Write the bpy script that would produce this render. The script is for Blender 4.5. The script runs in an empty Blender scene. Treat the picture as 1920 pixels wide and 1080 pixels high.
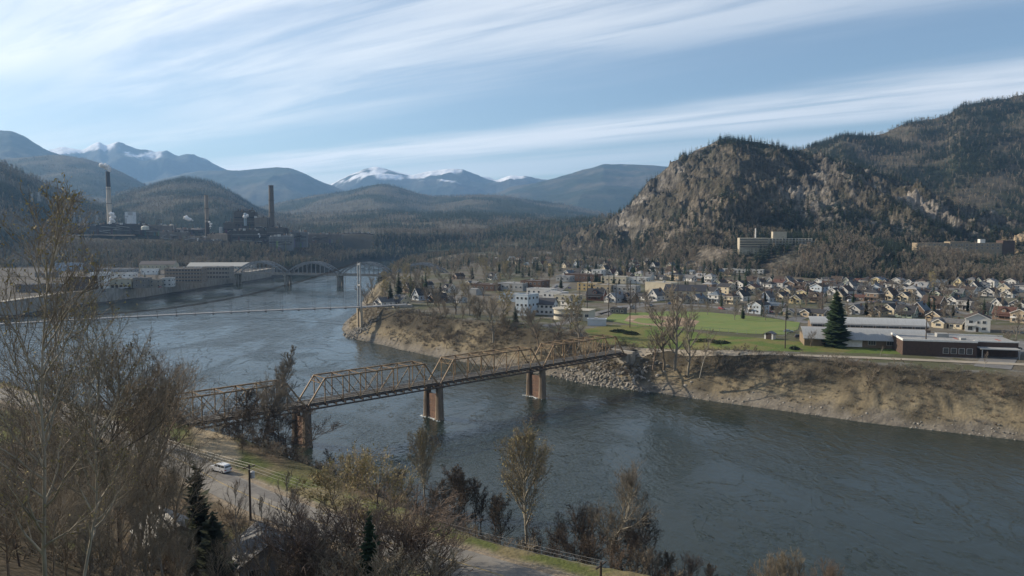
import bpy, bmesh, math, random
import numpy as np
from mathutils import Vector, Matrix
R = math.radians
random.seed(7)
SC = bpy.context.scene
COL = SC.collection

# ------------------------------------------------------------------ camera, sky, sun, exposure
CAMZ = 69.0
FPX = 1423.0
PITCH = math.atan(110 / FPX)
cam_d = bpy.data.cameras.new('camera'); cam_d.sensor_width = 36; cam_d.lens = 36 * FPX / 1920
cam_d.clip_start = 0.5; cam_d.clip_end = 90000
cam = bpy.data.objects.new('camera', cam_d); COL.objects.link(cam)
cam.location = (0, 0, CAMZ); cam.rotation_euler = (R(90) - PITCH, 0, 0)
SC.camera = cam

SUN_EL = R(25); SUN_H = Vector((-0.93, 0.36, 0)).normalized()
sun_dir = Vector((SUN_H.x * math.cos(SUN_EL), SUN_H.y * math.cos(SUN_EL), math.sin(SUN_EL)))
sd = bpy.data.lights.new('sun', 'SUN'); sd.energy = 5.0; sd.angle = R(0.5); sd.color = (1.0, 0.87, 0.69)
so = bpy.data.objects.new('sun', sd); COL.objects.link(so)
so.rotation_euler = sun_dir.to_track_quat('Z', 'Y').to_euler()

world = bpy.data.worlds.new('World'); SC.world = world; world.use_nodes = True
def build_world():
    nt = world.node_tree; nt.nodes.clear()
    N = nt.nodes.new; L = nt.links.new
    def math_(op, a=None, b=None, c=None):
        n = N('ShaderNodeMath'); n.operation = op
        for i, v in enumerate((a, b, c)):
            if v is None: continue
            if isinstance(v, (int, float)): n.inputs[i].default_value = v
            else: L(v, n.inputs[i])
        return n.outputs[0]
    out = N('ShaderNodeOutputWorld'); bg = N('ShaderNodeBackground')
    sky = N('ShaderNodeTexSky'); sky.sky_type = 'NISHITA'; sky.sun_disc = False
    sky.sun_elevation = SUN_EL; sky.sun_rotation = math.atan2(SUN_H.x, SUN_H.y)
    sky.altitude = 400; sky.air_density = 1.0; sky.dust_density = 0.5; sky.ozone_density = 1.5
    tc = N('ShaderNodeTexCoord'); sep = N('ShaderNodeSeparateXYZ'); L(tc.outputs['Generated'], sep.inputs[0])
    x, y, z = sep.outputs
    zz = math_('MAXIMUM', math_('ADD', z, 0.02), 0.02)
    px = math_('DIVIDE', x, zz); py = math_('DIVIDE', y, zz)
    # cirrus lie on a plane overhead: a along the streaks, c across them
    a = math_('ADD', math_('MULTIPLY', px, 0.78), math_('MULTIPLY', py, -0.63))
    c = math_('ADD', math_('MULTIPLY', px, 0.63), math_('MULTIPLY', py, 0.78))
    def noise(sa, sc, scale, detail, off=0.0, rough=0.55, dist=0.0):
        cb = N('ShaderNodeCombineXYZ'); L(math_('MULTIPLY', a, sa), cb.inputs[0]); L(math_('MULTIPLY', c, sc), cb.inputs[1]); cb.inputs[2].default_value = off
        n = N('ShaderNodeTexNoise'); n.inputs['Scale'].default_value = scale; n.inputs['Detail'].default_value = detail
        n.inputs['Roughness'].default_value = rough; n.inputs['Distortion'].default_value = dist
        L(cb.outputs[0], n.inputs['Vector']); return n.outputs['Fac']
    def ramp(v, lo, hi, t0=0.0, t1=1.0):
        m = N('ShaderNodeMapRange'); m.interpolation_type = 'SMOOTHSTEP'
        L(v, m.inputs[0]); m.inputs[1].default_value = lo; m.inputs[2].default_value = hi
        m.inputs[3].default_value = t0; m.inputs[4].default_value = t1; return m.outputs[0]
    warp = noise(0.25, 0.35, 1.0, 3, 3.1)
    cw = math_('ADD', c, math_('MULTIPLY', math_('SUBTRACT', warp, 0.5), 1.5))
    fine = noise(0.28, 1.6, 1.3, 7, 0.0, 0.62, 0.4)
    broad = noise(0.10, 0.42, 1.0, 4, 7.7, 0.5)
    # the long bright band
    band = math_('MULTIPLY', ramp(cw, 4.75, 5.5), ramp(cw, 6.9, 5.9))
    band = math_('MULTIPLY', band, ramp(fine, 0.28, 0.60, 0.30, 1.0))
    # the veil over everything higher up
    veil = math_('MULTIPLY', ramp(cw, 4.6, 3.2), ramp(broad, 0.34, 0.62, 0.12, 1.0))
    veil = math_('MULTIPLY', veil, ramp(a, 1.5, -6.0, 0.62, 1.0))
    veil = math_('MULTIPLY', veil, ramp(fine, 0.34, 0.62, 0.32, 1.0))
    # small wisps low over the mountains
    low = noise(0.05, 0.30, 1.0, 5, 12.0, 0.55)
    wis = math_('MULTIPLY', ramp(low, 0.52, 0.70), 0.55)
    den = math_('MAXIMUM', math_('MAXIMUM', math_('MULTIPLY', band, 0.92), math_('MULTIPLY', veil, 0.92)), wis)
    den = math_('MULTIPLY', den, ramp(z, 0.0, 0.05))
    den = math_('MINIMUM', den, 0.92)
    # cloud brightness: white lit by the sun, brighter towards it
    dotn = N('ShaderNodeVectorMath'); dotn.operation = 'DOT_PRODUCT'; L(tc.outputs['Generated'], dotn.inputs[0])
    dotn.inputs[1].default_value = sun_dir
    glow = ramp(dotn.outputs['Value'], 0.0, 1.0, 0.0, 1.0)
    cl = N('ShaderNodeMix'); cl.data_type = 'RGBA'; L(glow, cl.inputs[0])
    cl.inputs[6].default_value = (7.6, 7.9, 8.3, 1); cl.inputs[7].default_value = (11.4, 11.2, 10.7, 1)
    mix = N('ShaderNodeMix'); mix.data_type = 'RGBA'; L(den, mix.inputs[0]); L(sky.outputs[0], mix.inputs[6]); L(cl.outputs[2], mix.inputs[7])
    L(mix.outputs[2], bg.inputs[0]); bg.inputs[1].default_value = 0.087
    L(bg.outputs[0], out.inputs[0])
build_world()

vs = SC.view_settings; vs.view_transform = 'Standard'; vs.look = 'None'; vs.exposure = 0.55; vs.gamma = 1.0
vs.use_curve_mapping = False
cy = SC.cycles; cy.max_bounces = 5; cy.diffuse_bounces = 2; cy.glossy_bounces = 3; cy.transmission_bounces = 2
cy.volume_bounces = 0; cy.transparent_max_bounces = 4; cy.use_denoising = True; cy.caustics_reflective = False
cy.caustics_refractive = False; cy.sample_clamp_indirect = 4

# ------------------------------------------------------------------ helpers
_F = Vector((0, math.cos(PITCH), -math.sin(PITCH))); _U = Vector((0, math.sin(PITCH), math.cos(PITCH)))
def ray(px, py):
    return Vector(((px - 960) / FPX, 0, 0)) + _F - _U * ((py - 540) / FPX)
def at(px, py, z=None, y=None):
    """the point of the place that lies in this direction at height z or at distance y"""
    d = ray(px, py)
    t = (z - CAMZ) / d.z if z is not None else y / d.y
    return Vector((d.x * t, d.y * t, CAMZ + d.z * t))
def zat(py, y):
    return at(960, py, y=y).z
def xat(px, py, y):
    return at(px, py, y=y).x

def _h(ix, iy, s):
    n = (ix.astype(np.int64) * 374761393 + iy.astype(np.int64) * 668265263 + s * 974634777) & 0xffffffff
    n = ((n ^ (n >> 13)) * 1274126177) & 0xffffffff
    n = (n ^ (n >> 16)) & 0xffff
    return n / 65535.0
def vnoise(x, y, s=0):
    x = np.asarray(x, float); y = np.asarray(y, float)
    ix = np.floor(x); iy = np.floor(y); fx = x - ix; fy = y - iy
    fx = fx * fx * (3 - 2 * fx); fy = fy * fy * (3 - 2 * fy)
    a = _h(ix, iy, s); b = _h(ix + 1, iy, s); c = _h(ix, iy + 1, s); d = _h(ix + 1, iy + 1, s)
    return (a + (b - a) * fx) * (1 - fy) + (c + (d - c) * fx) * fy
def fbm(x, y, s=0, o=5, g=0.5, ridge=False):
    v = 0; amp = 1; tot = 0
    for i in range(o):
        n = vnoise(x * 2 ** i + 17.3 * i, y * 2 ** i - 9.1 * i, s + i)
        if ridge: n = 1 - np.abs(2 * n - 1)
        v = v + n * amp; tot += amp; amp *= g
    return v / tot
def sstep(a, b, x):
    t = np.clip((np.asarray(x, float) - a) / (b - a), 0, 1); return t * t * (3 - 2 * t)

# ---- materials
MATS = {}
def mat(name, c1, c2=None, scale=1.0, rough=0.8, bump=0.0, bscale=None, objcol=False, metal=0.0, spec=0.3, attr=None, stretch=(1, 1, 1), rnd=0.0, detail=5, lo=0.35, hi=0.65):
    if name in MATS: return MATS[name]
    m = bpy.data.materials.new(name); m.use_nodes = True; nt = m.node_tree; nd = nt.nodes; L = nt.links.new
    b = nd['Principled BSDF']; b.inputs['Roughness'].default_value = rough; b.inputs['Metallic'].default_value = metal
    b.inputs['Specular IOR Level'].default_value = spec
    tc = nd.new('ShaderNodeTexCoord'); mp = nd.new('ShaderNodeMapping'); mp.inputs['Scale'].default_value = stretch
    L(tc.outputs['Object'], mp.inputs[0])
    n = nd.new('ShaderNodeTexNoise'); n.inputs['Scale'].default_value = scale; n.inputs['Detail'].default_value = detail; n.inputs['Roughness'].default_value = 0.6
    L(mp.outputs[0], n.inputs['Vector'])
    mr = nd.new('ShaderNodeMapRange'); L(n.outputs['Fac'], mr.inputs[0]); mr.inputs[1].default_value = lo; mr.inputs[2].default_value = hi
    mx = nd.new('ShaderNodeMix'); mx.data_type = 'RGBA'; L(mr.outputs[0], mx.inputs[0])
    c2 = c2 or tuple(v * 0.75 for v in c1)
    mx.inputs[6].default_value = (*c1, 1); mx.inputs[7].default_value = (*c2, 1)
    col = mx.outputs[2]
    def mul(col, other):
        q = nd.new('ShaderNodeMix'); q.data_type = 'RGBA'; q.blend_type = 'MULTIPLY'; q.inputs[0].default_value = 1
        L(col, q.inputs[6]); L(other, q.inputs[7]); return q.outputs[2]
    if objcol:
        oi = nd.new('ShaderNodeObjectInfo'); col = mul(col, oi.outputs['Color'])
    if attr:
        at_ = nd.new('ShaderNodeAttribute'); at_.attribute_name = attr; col = mul(col, at_.outputs['Color'])
    if rnd:
        oi = nd.new('ShaderNodeObjectInfo'); hs = nd.new('ShaderNodeHueSaturation'); L(col, hs.inputs['Color'])
        r2 = nd.new('ShaderNodeMapRange'); L(oi.outputs['Random'], r2.inputs[0]); r2.inputs[3].default_value = 1 - rnd; r2.inputs[4].default_value = 1 + rnd
        L(r2.outputs[0], hs.inputs['Value'])
        r3 = nd.new('ShaderNodeMapRange'); L(oi.outputs['Random'], r3.inputs[0]); r3.inputs[3].default_value = 0.5 + rnd * 0.05; r3.inputs[4].default_value = 0.5 - rnd * 0.05
        L(r3.outputs[0], hs.inputs['Hue']); col = hs.outputs['Color']
    L(col, b.inputs['Base Color'])
    if bump:
        n2 = nd.new('ShaderNodeTexNoise'); n2.inputs['Scale'].default_value = bscale or scale * 4; n2.inputs['Detail'].default_value = 4
        L(mp.outputs[0], n2.inputs['Vector'])
        bp = nd.new('ShaderNodeBump'); bp.inputs['Strength'].default_value = 1; bp.inputs['Distance'].default_value = bump
        L(n2.outputs['Fac'], bp.inputs['Height']); L(bp.outputs[0], b.inputs['Normal'])
    MATS[name] = m; return m

# ---- mesh building
def mesh_from(name, V, F, m=None, smooth=False):
    me = bpy.data.meshes.new(name)
    V = np.asarray(V, float)
    if isinstance(F, np.ndarray):
        k = F.shape[1]; nf = len(F)
        me.vertices.add(len(V)); me.vertices.foreach_set('co', V.ravel())
        me.loops.add(nf * k); me.loops.foreach_set('vertex_index', F.ravel().astype(np.int32))
        me.polygons.add(nf); me.polygons.foreach_set('loop_start', np.arange(0, nf * k, k, dtype=np.int32))
        me.polygons.foreach_set('loop_total', np.full(nf, k, dtype=np.int32))
        me.update(calc_edges=True)
    else:
        me.from_pydata([tuple(v) for v in V], [], F)
    me.validate()
    if smooth: me.polygons.foreach_set('use_smooth', np.ones(len(me.polygons), bool))
    if m: me.materials.append(m)
    return me
def obj(name, me, parent=None, loc=None, rz=None):
    o = bpy.data.objects.new(name, me); COL.objects.link(o)
    if parent: o.parent = parent
    if loc is not None: o.location = loc
    if rz is not None: o.rotation_euler = (0, 0, rz)
    return o
def tag(o, label=None, cat=None, group=None, kind=None):
    if label: o['label'] = label
    if cat: o['category'] = cat
    if group: o['group'] = group
    if kind: o['kind'] = kind
    return o
def thing(name, label, cat, loc=(0, 0, 0), rz=0.0, group=None):
    o = bpy.data.objects.new(name, None); COL.objects.link(o); o.empty_display_size = 0.5
    o.location = loc; o.rotation_euler = (0, 0, rz)
    return tag(o, label, cat, group)
def copy_tree(o, parent=None):
    c = o.copy(); COL.objects.link(c); c.parent = parent
    for ch in list(o.children): copy_tree(ch, c)
    return c
class MB:
    def __init__(s): s.V = []; s.F = []; s.mi = []; s.cur = 0
    def add(s, vs, fs):
        b = len(s.V); s.V += [tuple(v) for v in vs]; s.F += [tuple(i + b for i in f) for f in fs]; s.mi += [s.cur] * len(fs); return s
    def box(s, x0, x1, y0, y1, z0, z1):
        v = [(x, y, z) for z in (z0, z1) for y in (y0, y1) for x in (x0, x1)]
        return s.add(v, [(0, 2, 3, 1), (4, 5, 7, 6), (0, 1, 5, 4), (2, 6, 7, 3), (0, 4, 6, 2), (1, 3, 7, 5)])
    def beam(s, p, q, w, h=None, up=(0, 0, 1)):
        """a box beam from p to q"""
        h = h or w; p = Vector(p); q = Vector(q); d = (q - p).normalized(); u = Vector(up)
        if abs(d.dot(u)) > 0.98: u = Vector((1, 0, 0))
        a = d.cross(u).normalized() * (w / 2); b = a.cross(d).normalized() * (h / 2)
        v = [c + i * a + j * b for c in (p, q) for (i, j) in ((-1, -1), (1, -1), (1, 1), (-1, 1))]
        return s.add(v, [(3, 2, 1, 0), (4, 5, 6, 7), (0, 1, 5, 4), (1, 2, 6, 5), (2, 3, 7, 6), (3, 0, 4, 7)])
    def tube(s, p, q, r0, r1=None, n=6, cap=True):
        r1 = r0 if r1 is None else r1
        p = Vector(p); q = Vector(q); d = (q - p).normalized(); u = Vector((0, 0, 1)) if abs(d.z) < 0.95 else Vector((1, 0, 0))
        a = d.cross(u).normalized(); b = d.cross(a)
        v = [c + (a * math.cos(2 * math.pi * i / n) + b * math.sin(2 * math.pi * i / n)) * r for c, r in ((p, r0), (q, r1)) for i in range(n)]
        f = [(i, (i + 1) % n, n + (i + 1) % n, n + i) for i in range(n)]
        if cap: f += [tuple(range(n - 1, -1, -1)), tuple(range(n, 2 * n))]
        return s.add(v, f)
    def lathe(s, prof, n=16, cx=0, cy=0):
        v = []; f = []
        for r, z in prof:
            for i in range(n): v.append((cx + r * math.cos(2 * math.pi * i / n), cy + r * math.sin(2 * math.pi * i / n), z))
        for k in range(len(prof) - 1):
            for i in range(n):
                j = (i + 1) % n; f.append((k * n + i, k * n + j, (k + 1) * n + j, (k + 1) * n + i))
        f.append(tuple(range(n - 1, -1, -1))); f.append(tuple(range((len(prof) - 1) * n, len(prof) * n)))
        return s.add(v, f)
    def prism(s, poly, y0, y1):
        """poly of (x,z) pushed along y"""
        n = len(poly); v = [(x, y0, z) for x, z in poly] + [(x, y1, z) for x, z in poly]
        return s.add(v, [tuple(range(n)), tuple(range(2 * n - 1, n - 1, -1))] + [(i, n + i, n + (i + 1) % n, (i + 1) % n) for i in range(n)])
    def mesh(s, name, mats, smooth=False):
        me = bpy.data.meshes.new(name); me.from_pydata(s.V, [], s.F)
        for m in (mats if isinstance(mats, (list, tuple)) else [mats]): me.materials.append(m)
        if any(s.mi): me.polygons.foreach_set('material_index', s.mi)
        bm = bmesh.new(); bm.from_mesh(me); bmesh.ops.recalc_face_normals(bm, faces=bm.faces); bm.to_mesh(me); bm.free()
        if smooth: me.polygons.foreach_set('use_smooth', np.ones(len(me.polygons), bool))
        return me
    def build(s, name, m, parent=None, loc=None, rz=None, smooth=False):
        return obj(name, s.mesh(name, m, smooth), parent, loc, rz)

# ---- stuff scattered over surfaces (instances of small prototype meshes)
def scatter(name, label, pts, protos, scale=(0.7, 1.3), seed=1, tilt=0.0, squash=0.0):
    rng = np.random.default_rng(seed); n = len(pts)
    coll = bpy.data.collections.new(name + '_kinds')
    for i, me in enumerate(protos):
        coll.objects.link(bpy.data.objects.new('%s_kind_%02d' % (name, i), me))
    me = bpy.data.meshes.new(name); me.vertices.add(n); me.vertices.foreach_set('co', np.asarray(pts, float).ravel())
    a = me.attributes.new('vi', 'INT', 'POINT'); a.data.foreach_set('value', rng.integers(0, len(protos), n).astype(np.int32))
    rot = np.stack([rng.normal(0, tilt + 1e-6, n), rng.normal(0, tilt + 1e-6, n), rng.uniform(0, 6.283, n)], 1)
    a = me.attributes.new('rot', 'FLOAT_VECTOR', 'POINT'); a.data.foreach_set('vector', rot.ravel())
    sc = rng.uniform(scale[0], scale[1], n); k = 1 + rng.uniform(-squash, squash, n)
    s3 = np.stack([sc * k, sc * k, sc], 1)
    a = me.attributes.new('sc', 'FLOAT_VECTOR', 'POINT'); a.data.foreach_set('vector', s3.ravel())
    o = obj(name, me); tag(o, label, name.replace('_', ' ').split()[-1], kind='stuff')
    ng = bpy.data.node_groups.new(name, 'GeometryNodeTree')
    ng.interface.new_socket('Geometry', in_out='INPUT', socket_type='NodeSocketGeometry'); ng.interface.new_socket('Geometry', in_out='OUTPUT', socket_type='NodeSocketGeometry')
    N = ng.nodes.new; L = ng.links.new
    gi = N('NodeGroupInput'); go = N('NodeGroupOutput'); ci = N('GeometryNodeCollectionInfo'); ip = N('GeometryNodeInstanceOnPoints')
    ci.inputs['Collection'].default_value = coll; ci.inputs['Separate Children'].default_value = True; ci.inputs['Reset Children'].default_value = True
    def na(t, nm):
        q = N('GeometryNodeInputNamedAttribute'); q.data_type = t; q.inputs['Name'].default_value = nm; return q.outputs['Attribute']
    L(gi.outputs[0], ip.inputs['Points']); L(ci.outputs[0], ip.inputs['Instance']); ip.inputs['Pick Instance'].default_value = True
    L(na('INT', 'vi'), ip.inputs['Instance Index']); L(na('FLOAT_VECTOR', 'sc'), ip.inputs['Scale'])
    e2r = N('FunctionNodeEulerToRotation'); L(na('FLOAT_VECTOR', 'rot'), e2r.inputs[0]); L(e2r.outputs[0], ip.inputs['Rotation'])
    L(ip.outputs[0], go.inputs[0])
    md = o.modifiers.new('scatter', 'NODES'); md.node_group = ng
    return o
# ------------------------------------------------------------------ terrain
def W(px, py, z=0.0):
    p = at(px, py, z); return (p.x, p.y)
SHORE_R = [W(*p) for p in [(2600, 930), (1920, 827), (1789, 812), (1640, 795), (1521, 778), (1367, 757), (1282, 745), (1235, 737), (1190, 732), (1100, 719), (1022, 703),
    (940, 690), (880, 681), (827, 672), (795, 665), (750, 656), (712, 646), (682, 640), (652, 633), (640, 618), (645, 605), (668, 585), (685, 555), (712, 524), (735, 508), (790, 498), (880, 493), (1000, 491)]]
SHORE_L = [(500, 55), (150, 98), (80, 116), (40, 130), (12, 144), (-7, 163), (-47, 203), (-80, 226), (-110, 240), (-150, 270), (-220, 320), (-310, 390), (-360, 470),
    (-389, 577), (-389, 672), (-363, 761), (-357, 877), (-342, 1012), (-338, 1128), W(606, 513), W(640, 504), W(672, 492), W(720, 488), W(1000, 487)]
ROAD = [(75, 64), (30, 88), (-10, 114), (-37, 131), (-56, 147), (-72, 163), (-95, 184), (-135, 216), (-200, 262), (-300, 330)]
def seg_dist(x, y, P):
    best = np.full(x.shape, 1e9); side = np.zeros(x.shape); along = np.zeros(x.shape); acc = 0
    for (ax, ay), (bx, by) in zip(P[:-1], P[1:]):
        dx, dy = bx - ax, by - ay; L2 = dx * dx + dy * dy; L = math.sqrt(L2)
        t = np.clip(((x - ax) * dx + (y - ay) * dy) / L2, 0, 1)
        ex = x - ax - t * dx; ey = y - ay - t * dy; d = np.hypot(ex, ey)
        m = d < best; best = np.where(m, d, best); side = np.where(m, dx * ey - dy * ex, side); along = np.where(m, acc + t * L, along); acc += L
    return best, side, along
def in_river(x, y):
    P = SHORE_R + SHORE_L[::-1]; ins = np.zeros(x.shape, bool); n = len(P)
    for i in range(n):
        ax, ay = P[i]; bx, by = P[(i + 1) % n]
        if ay == by: continue
        c = ((ay > y) != (by > y)) & (x < (bx - ax) * (y - ay) / (by - ay) + ax); ins ^= c
    return ins
TOWN = 17.0
def terrain(x, y, full=False):
    x = np.asarray(x, float); y = np.asarray(y, float)
    dr, _, ar = seg_dist(x, y, SHORE_R); dl, _, al = seg_dist(x, y, SHORE_L); riv = in_river(x, y)
    right = dr < dl
    wig = (fbm(x / 14, y / 14, 3, 4) - 0.5)
    gul = fbm(ar / 8.0 + 0.35 * np.sin(dr / 5.0), dr / 22.0, 11, 3, 0.6, True)          # gullies down the right bank
    # right bank: cobble beach, steep eroded slope, flat town
    d = dr
    town = TOWN - 2.9 * (1 - sstep(14, 54, np.hypot(x - 55, y - 350)))
    beach = 2.0 * sstep(0, 5, d)
    slope = (town - 2.0) * np.clip((d - 4) / 20.0, 0, 1) ** 0.9
    onsl = sstep(5, 11, d) * (1 - sstep(19, 25, d))
    zr = beach + slope - onsl * (2.6 * gul - 0.9) + wig * 1.8 * onsl
    zr = zr + 0.012 * np.maximum(0, y - 720) * sstep(36, 90, d)
    # left and near bank
    d = dl
    walled = sstep(520, 560, y) * (1 - sstep(1060, 1120, y))
    lowb = 12 * np.clip(d / 22.0, 0, 1)
    lo_w = 1.0 * sstep(0, 8, d) + 11.0 * (d > 15.0)
    zl_far = np.where(walled > 0.5, lo_w, lowb)
    zl_far = zl_far + (24 * sstep(1125, 1320, y) + 22 * sstep(1325, 1480, y)) * sstep(40, 170, d) + wig * 2 * sstep(1120, 1200, y)
    near_b = 18 * np.clip((d - 2) / 26.0, 0, 1) ** 0.9 + wig * 2.0 * (1 - sstep(24, 32, d)) * sstep(2, 6, d)
    rd, rs, _ = seg_dist(x, y, ROAD)
    n = np.where(rs > 0, rd, 0.0)
    hill = 0.66 * np.maximum(0, n - 26) + 2.0 * (fbm(x / 20, y / 20, 5, 3) - 0.5) * sstep(26, 40, n)
    hill = np.minimum(hill, 49 + 0.05 * n)
    zl_near = near_b + hill * sstep(10, 30, d)
    k = sstep(380, 540, y)
    zl = zl_near * (1 - k) + zl_far * k
    z = np.where(right, zr, zl)
    bed = -0.35 * np.minimum(np.minimum(dr, dl), 10) - 0.05
    z = np.where(riv, bed, z)
    if full: return z, dict(riv=riv, right=right, dr=dr, dl=dl, ar=ar, al=al, rd=rd, rs=rs, n=n, wig=wig, gul=gul)
    return z
def tz(x, y): return float(terrain(np.array([x]), np.array([y]))[0])
def on_ground(px, py, z0=TOWN):
    """where the view ray through this pixel meets the terrain"""
    p = at(px, py, z0)
    for _ in range(12):
        z = tz(p.x, p.y); p = at(px, py, 0.5 * (z + p.z) if abs(z - p.z) > 4 else z)
    return p

ROWS = np.concatenate([np.arange(-30, 100, 3.0), np.arange(100, 400, 1.25), 400 * 1.0075 ** np.arange(0, 140), 400 * 1.0075 ** 140 * 1.02 ** np.arange(0, 72)])
def grid_mesh(us, rows, fn):
    U, Y = np.meshgrid(us, rows); X = U * np.maximum(Y, 45); return X, Y
def grid_faces(nr, nc):
    i = np.arange(nr - 1)[:, None] * nc + np.arange(nc - 1)[None, :]; i = i.ravel()
    return np.stack([i, i + 1, i + nc + 1, i + nc], 1)
def color_attr(me, C, name='tint'):
    a = me.color_attributes.new(name, 'FLOAT_COLOR', 'POINT'); C4 = np.concatenate([C, np.ones((len(C), 1))], 1); a.data.foreach_set('color', C4.astype(np.float32).ravel())

def mixc(a, b, t): return np.asarray(a) * (1 - t[:, None]) + np.asarray(b) * t[:, None]
LAWNS = [[(1095, 620), (1150, 611), (1240, 616), (1350, 632), (1440, 638), (1560, 650), (1700, 660), (1700, 668), (1440, 661), (1200, 650), (1120, 640)]]
def in_poly(x, y, P):
    ins = np.zeros(x.shape, bool); n = len(P)
    for i in range(n):
        ax, ay = P[i]; bx, by = P[(i + 1) % n]
        if ay != by: ins ^= ((ay > y) != (by > y)) & (x < (bx - ax) * (y - ay) / (by - ay) + ax)
    return ins
def build_ground():
    us = np.linspace(-1.25, 1.25, 640); X, Y = grid_mesh(us, ROWS, None)
    x = X.ravel(); y = Y.ravel(); z, q = terrain(x, y, True)
    n1 = fbm(x / 6, y / 6, 21, 4); n2 = fbm(x / 40, y / 40, 22, 3); n3 = fbm(x / 2.2, y / 2.2, 23, 2)
    town = mixc((0.12, 0.105, 0.08), (0.085, 0.088, 0.05), sstep(0.46, 0.62, n2)); town = mixc(town, (0.15, 0.145, 0.13), sstep(0.55, 0.7, n1))
    gravel = mixc((0.12, 0.108, 0.09), (0.20, 0.18, 0.148), sstep(0.3, 0.7, n3))
    dry = mixc((0.175, 0.152, 0.105), (0.085, 0.075, 0.055), sstep(0.36, 0.60, n1)); dry = mixc(dry, (0.25, 0.205, 0.13), sstep(0.45, 0.8, q['gul']) * 0.6)
    dry = mixc(dry, (0.055, 0.048, 0.035), np.clip(sstep(0.44, 0.60, n2) * 0.8 * sstep(9, 18, q['dr']) + 0.6 * sstep(15, 22, q['dr'] + (n1 - .5) * 10), 0, .9))
    c = town.copy(); dr = q['dr']
    c = mixc(c, dry, (1 - sstep(24, 29, dr))); c = mixc(c, gravel, (1 - sstep(3.5, 7, dr + (n1 - .5) * 8)))
    for poly in LAWNS:
        g = in_poly(x, y, [W(px, py, TOWN - 0.8) for px, py in poly]) & (dr > 26); c = np.where(g[:, None], mixc((0.095, 0.135, 0.035), (0.15, 0.145, 0.055), sstep(0.4, 0.62, n1)), c)
    near = mixc((0.105, 0.08, 0.052), (0.06, 0.05, 0.032), sstep(0.35, 0.65, n1)); near = mixc(near, (0.10, 0.115, 0.035), sstep(0.5, 0.62, n2) * 0.8)
    verge = (1 - sstep(11, 15, q['rd'])) * (q['rs'] < 0)
    near = mixc(near, mixc((0.095, 0.112, 0.036), (0.17, 0.145, 0.08), sstep(0.42, 0.62, n1)), verge)
    near = mixc(near, (0.24, 0.20, 0.15), (1 - sstep(5.0, 7.0, q['rd'] + (n1 - .5) * 3)))
    path = seg_dist(x, y, [(-66, 165), (-72, 180), (-82, 203), (-98, 222)])[0]
    near = mixc(near, (0.30, 0.25, 0.17), 1 - sstep(3.5, 6, path + (n1 - .5) * 3))
    near = mixc(near, (0.10, 0.09, 0.075), 1 - sstep(4, 9, q['dl']))
    down = mixc((0.075, 0.072, 0.066), (0.11, 0.10, 0.085), sstep(0.4, 0.6, n1)); down = mixc(down, (0.04, 0.036, 0.026), sstep(1100, 1160, y))
    left = mixc(near, down, sstep(420, 520, y))
    c = np.where(q['right'][:, None], c, left)
    c = np.where(q['riv'][:, None], np.array((0.05, 0.055, 0.05)), c)
    me = mesh_from('ground', np.stack([x, y, z], 1), grid_faces(len(ROWS), len(us)), None, True); color_attr(me, c)
    me.materials.append(mat('earth', (1.12, 1.1, 1.06), (0.78, 0.78, 0.8), 0.9, 0.95, 0.25, 1.3, attr='tint', spec=0.1, detail=8))
    return tag(obj('ground', me), kind='structure')
build_ground()

def water_material():
    m = bpy.data.materials.new('river_water'); m.use_nodes = True; nt = m.node_tree; nd = nt.nodes; L = nt.links.new
    b = nd['Principled BSDF']; b.inputs['Base Color'].default_value = (0.016, 0.024, 0.020, 1); b.inputs['IOR'].default_value = 1.33
    b.inputs['Specular IOR Level'].default_value = 0.29
    tc = nd.new('ShaderNodeTexCoord'); mp = nd.new('ShaderNodeMapping'); L(tc.outputs['Object'], mp.inputs[0])
    mp.inputs['Rotation'].default_value = (0, 0, R(38)); mp.inputs['Scale'].default_value = (1, 0.55, 1)
    def noise(s, d, dist=0.0, vec=None):
        n = nd.new('ShaderNodeTexNoise'); n.inputs['Scale'].default_value = s; n.inputs['Detail'].default_value = d; n.inputs['Distortion'].default_value = dist; L(vec or mp.outputs[0], n.inputs['Vector']); return n.outputs['Fac']
    def rng(v, a, b_, c, d):
        r = nd.new('ShaderNodeMapRange'); r.interpolation_type = 'SMOOTHSTEP'; L(v, r.inputs[0]); r.inputs[1].default_value = a; r.inputs[2].default_value = b_; r.inputs[3].default_value = c; r.inputs[4].default_value = d; return r.outputs[0]
    big = noise(0.018, 5, 1.4); lines = noise(0.030, 4, 2.2)        # boils, slicks and the seams between currents
    ab = nd.new('ShaderNodeMath'); ab.operation = 'SUBTRACT'; L(lines, ab.inputs[0]); ab.inputs[1].default_value = 0.5
    aa = nd.new('ShaderNodeMath'); aa.operation = 'ABSOLUTE'; L(ab.outputs[0], aa.inputs[0])
    seam = rng(aa.outputs[0], 0.0, 0.035, 1.0, 0.0); patch = rng(big, 0.40, 0.56, 0.85, 0.30)
    mxn = nd.new('ShaderNodeMath'); mxn.operation = 'MAXIMUM'; L(seam, mxn.inputs[0]); L(patch, mxn.inputs[1])
    rip = noise(0.9, 4, 0.3); mid = noise(0.30, 4, 0.5); chop = noise(0.085, 3, 0.7)
    def madd(v, k, w):
        q = nd.new('ShaderNodeMath'); q.operation = 'MULTIPLY_ADD'; L(v, q.inputs[0]); q.inputs[1].default_value = k; L(w, q.inputs[2]); return q.outputs[0]
    hgt = madd(chop, 2.4, madd(mid, 1.7, rip))
    bp = nd.new('ShaderNodeBump'); bp.inputs['Distance'].default_value = 0.36; L(hgt, bp.inputs['Height']); L(mxn.outputs[0], bp.inputs['Strength']); L(bp.outputs[0], b.inputs['Normal'])
    L(rng(big, 0.40, 0.60, 0.14, 0.07), b.inputs['Roughness'])
    return m
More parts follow.
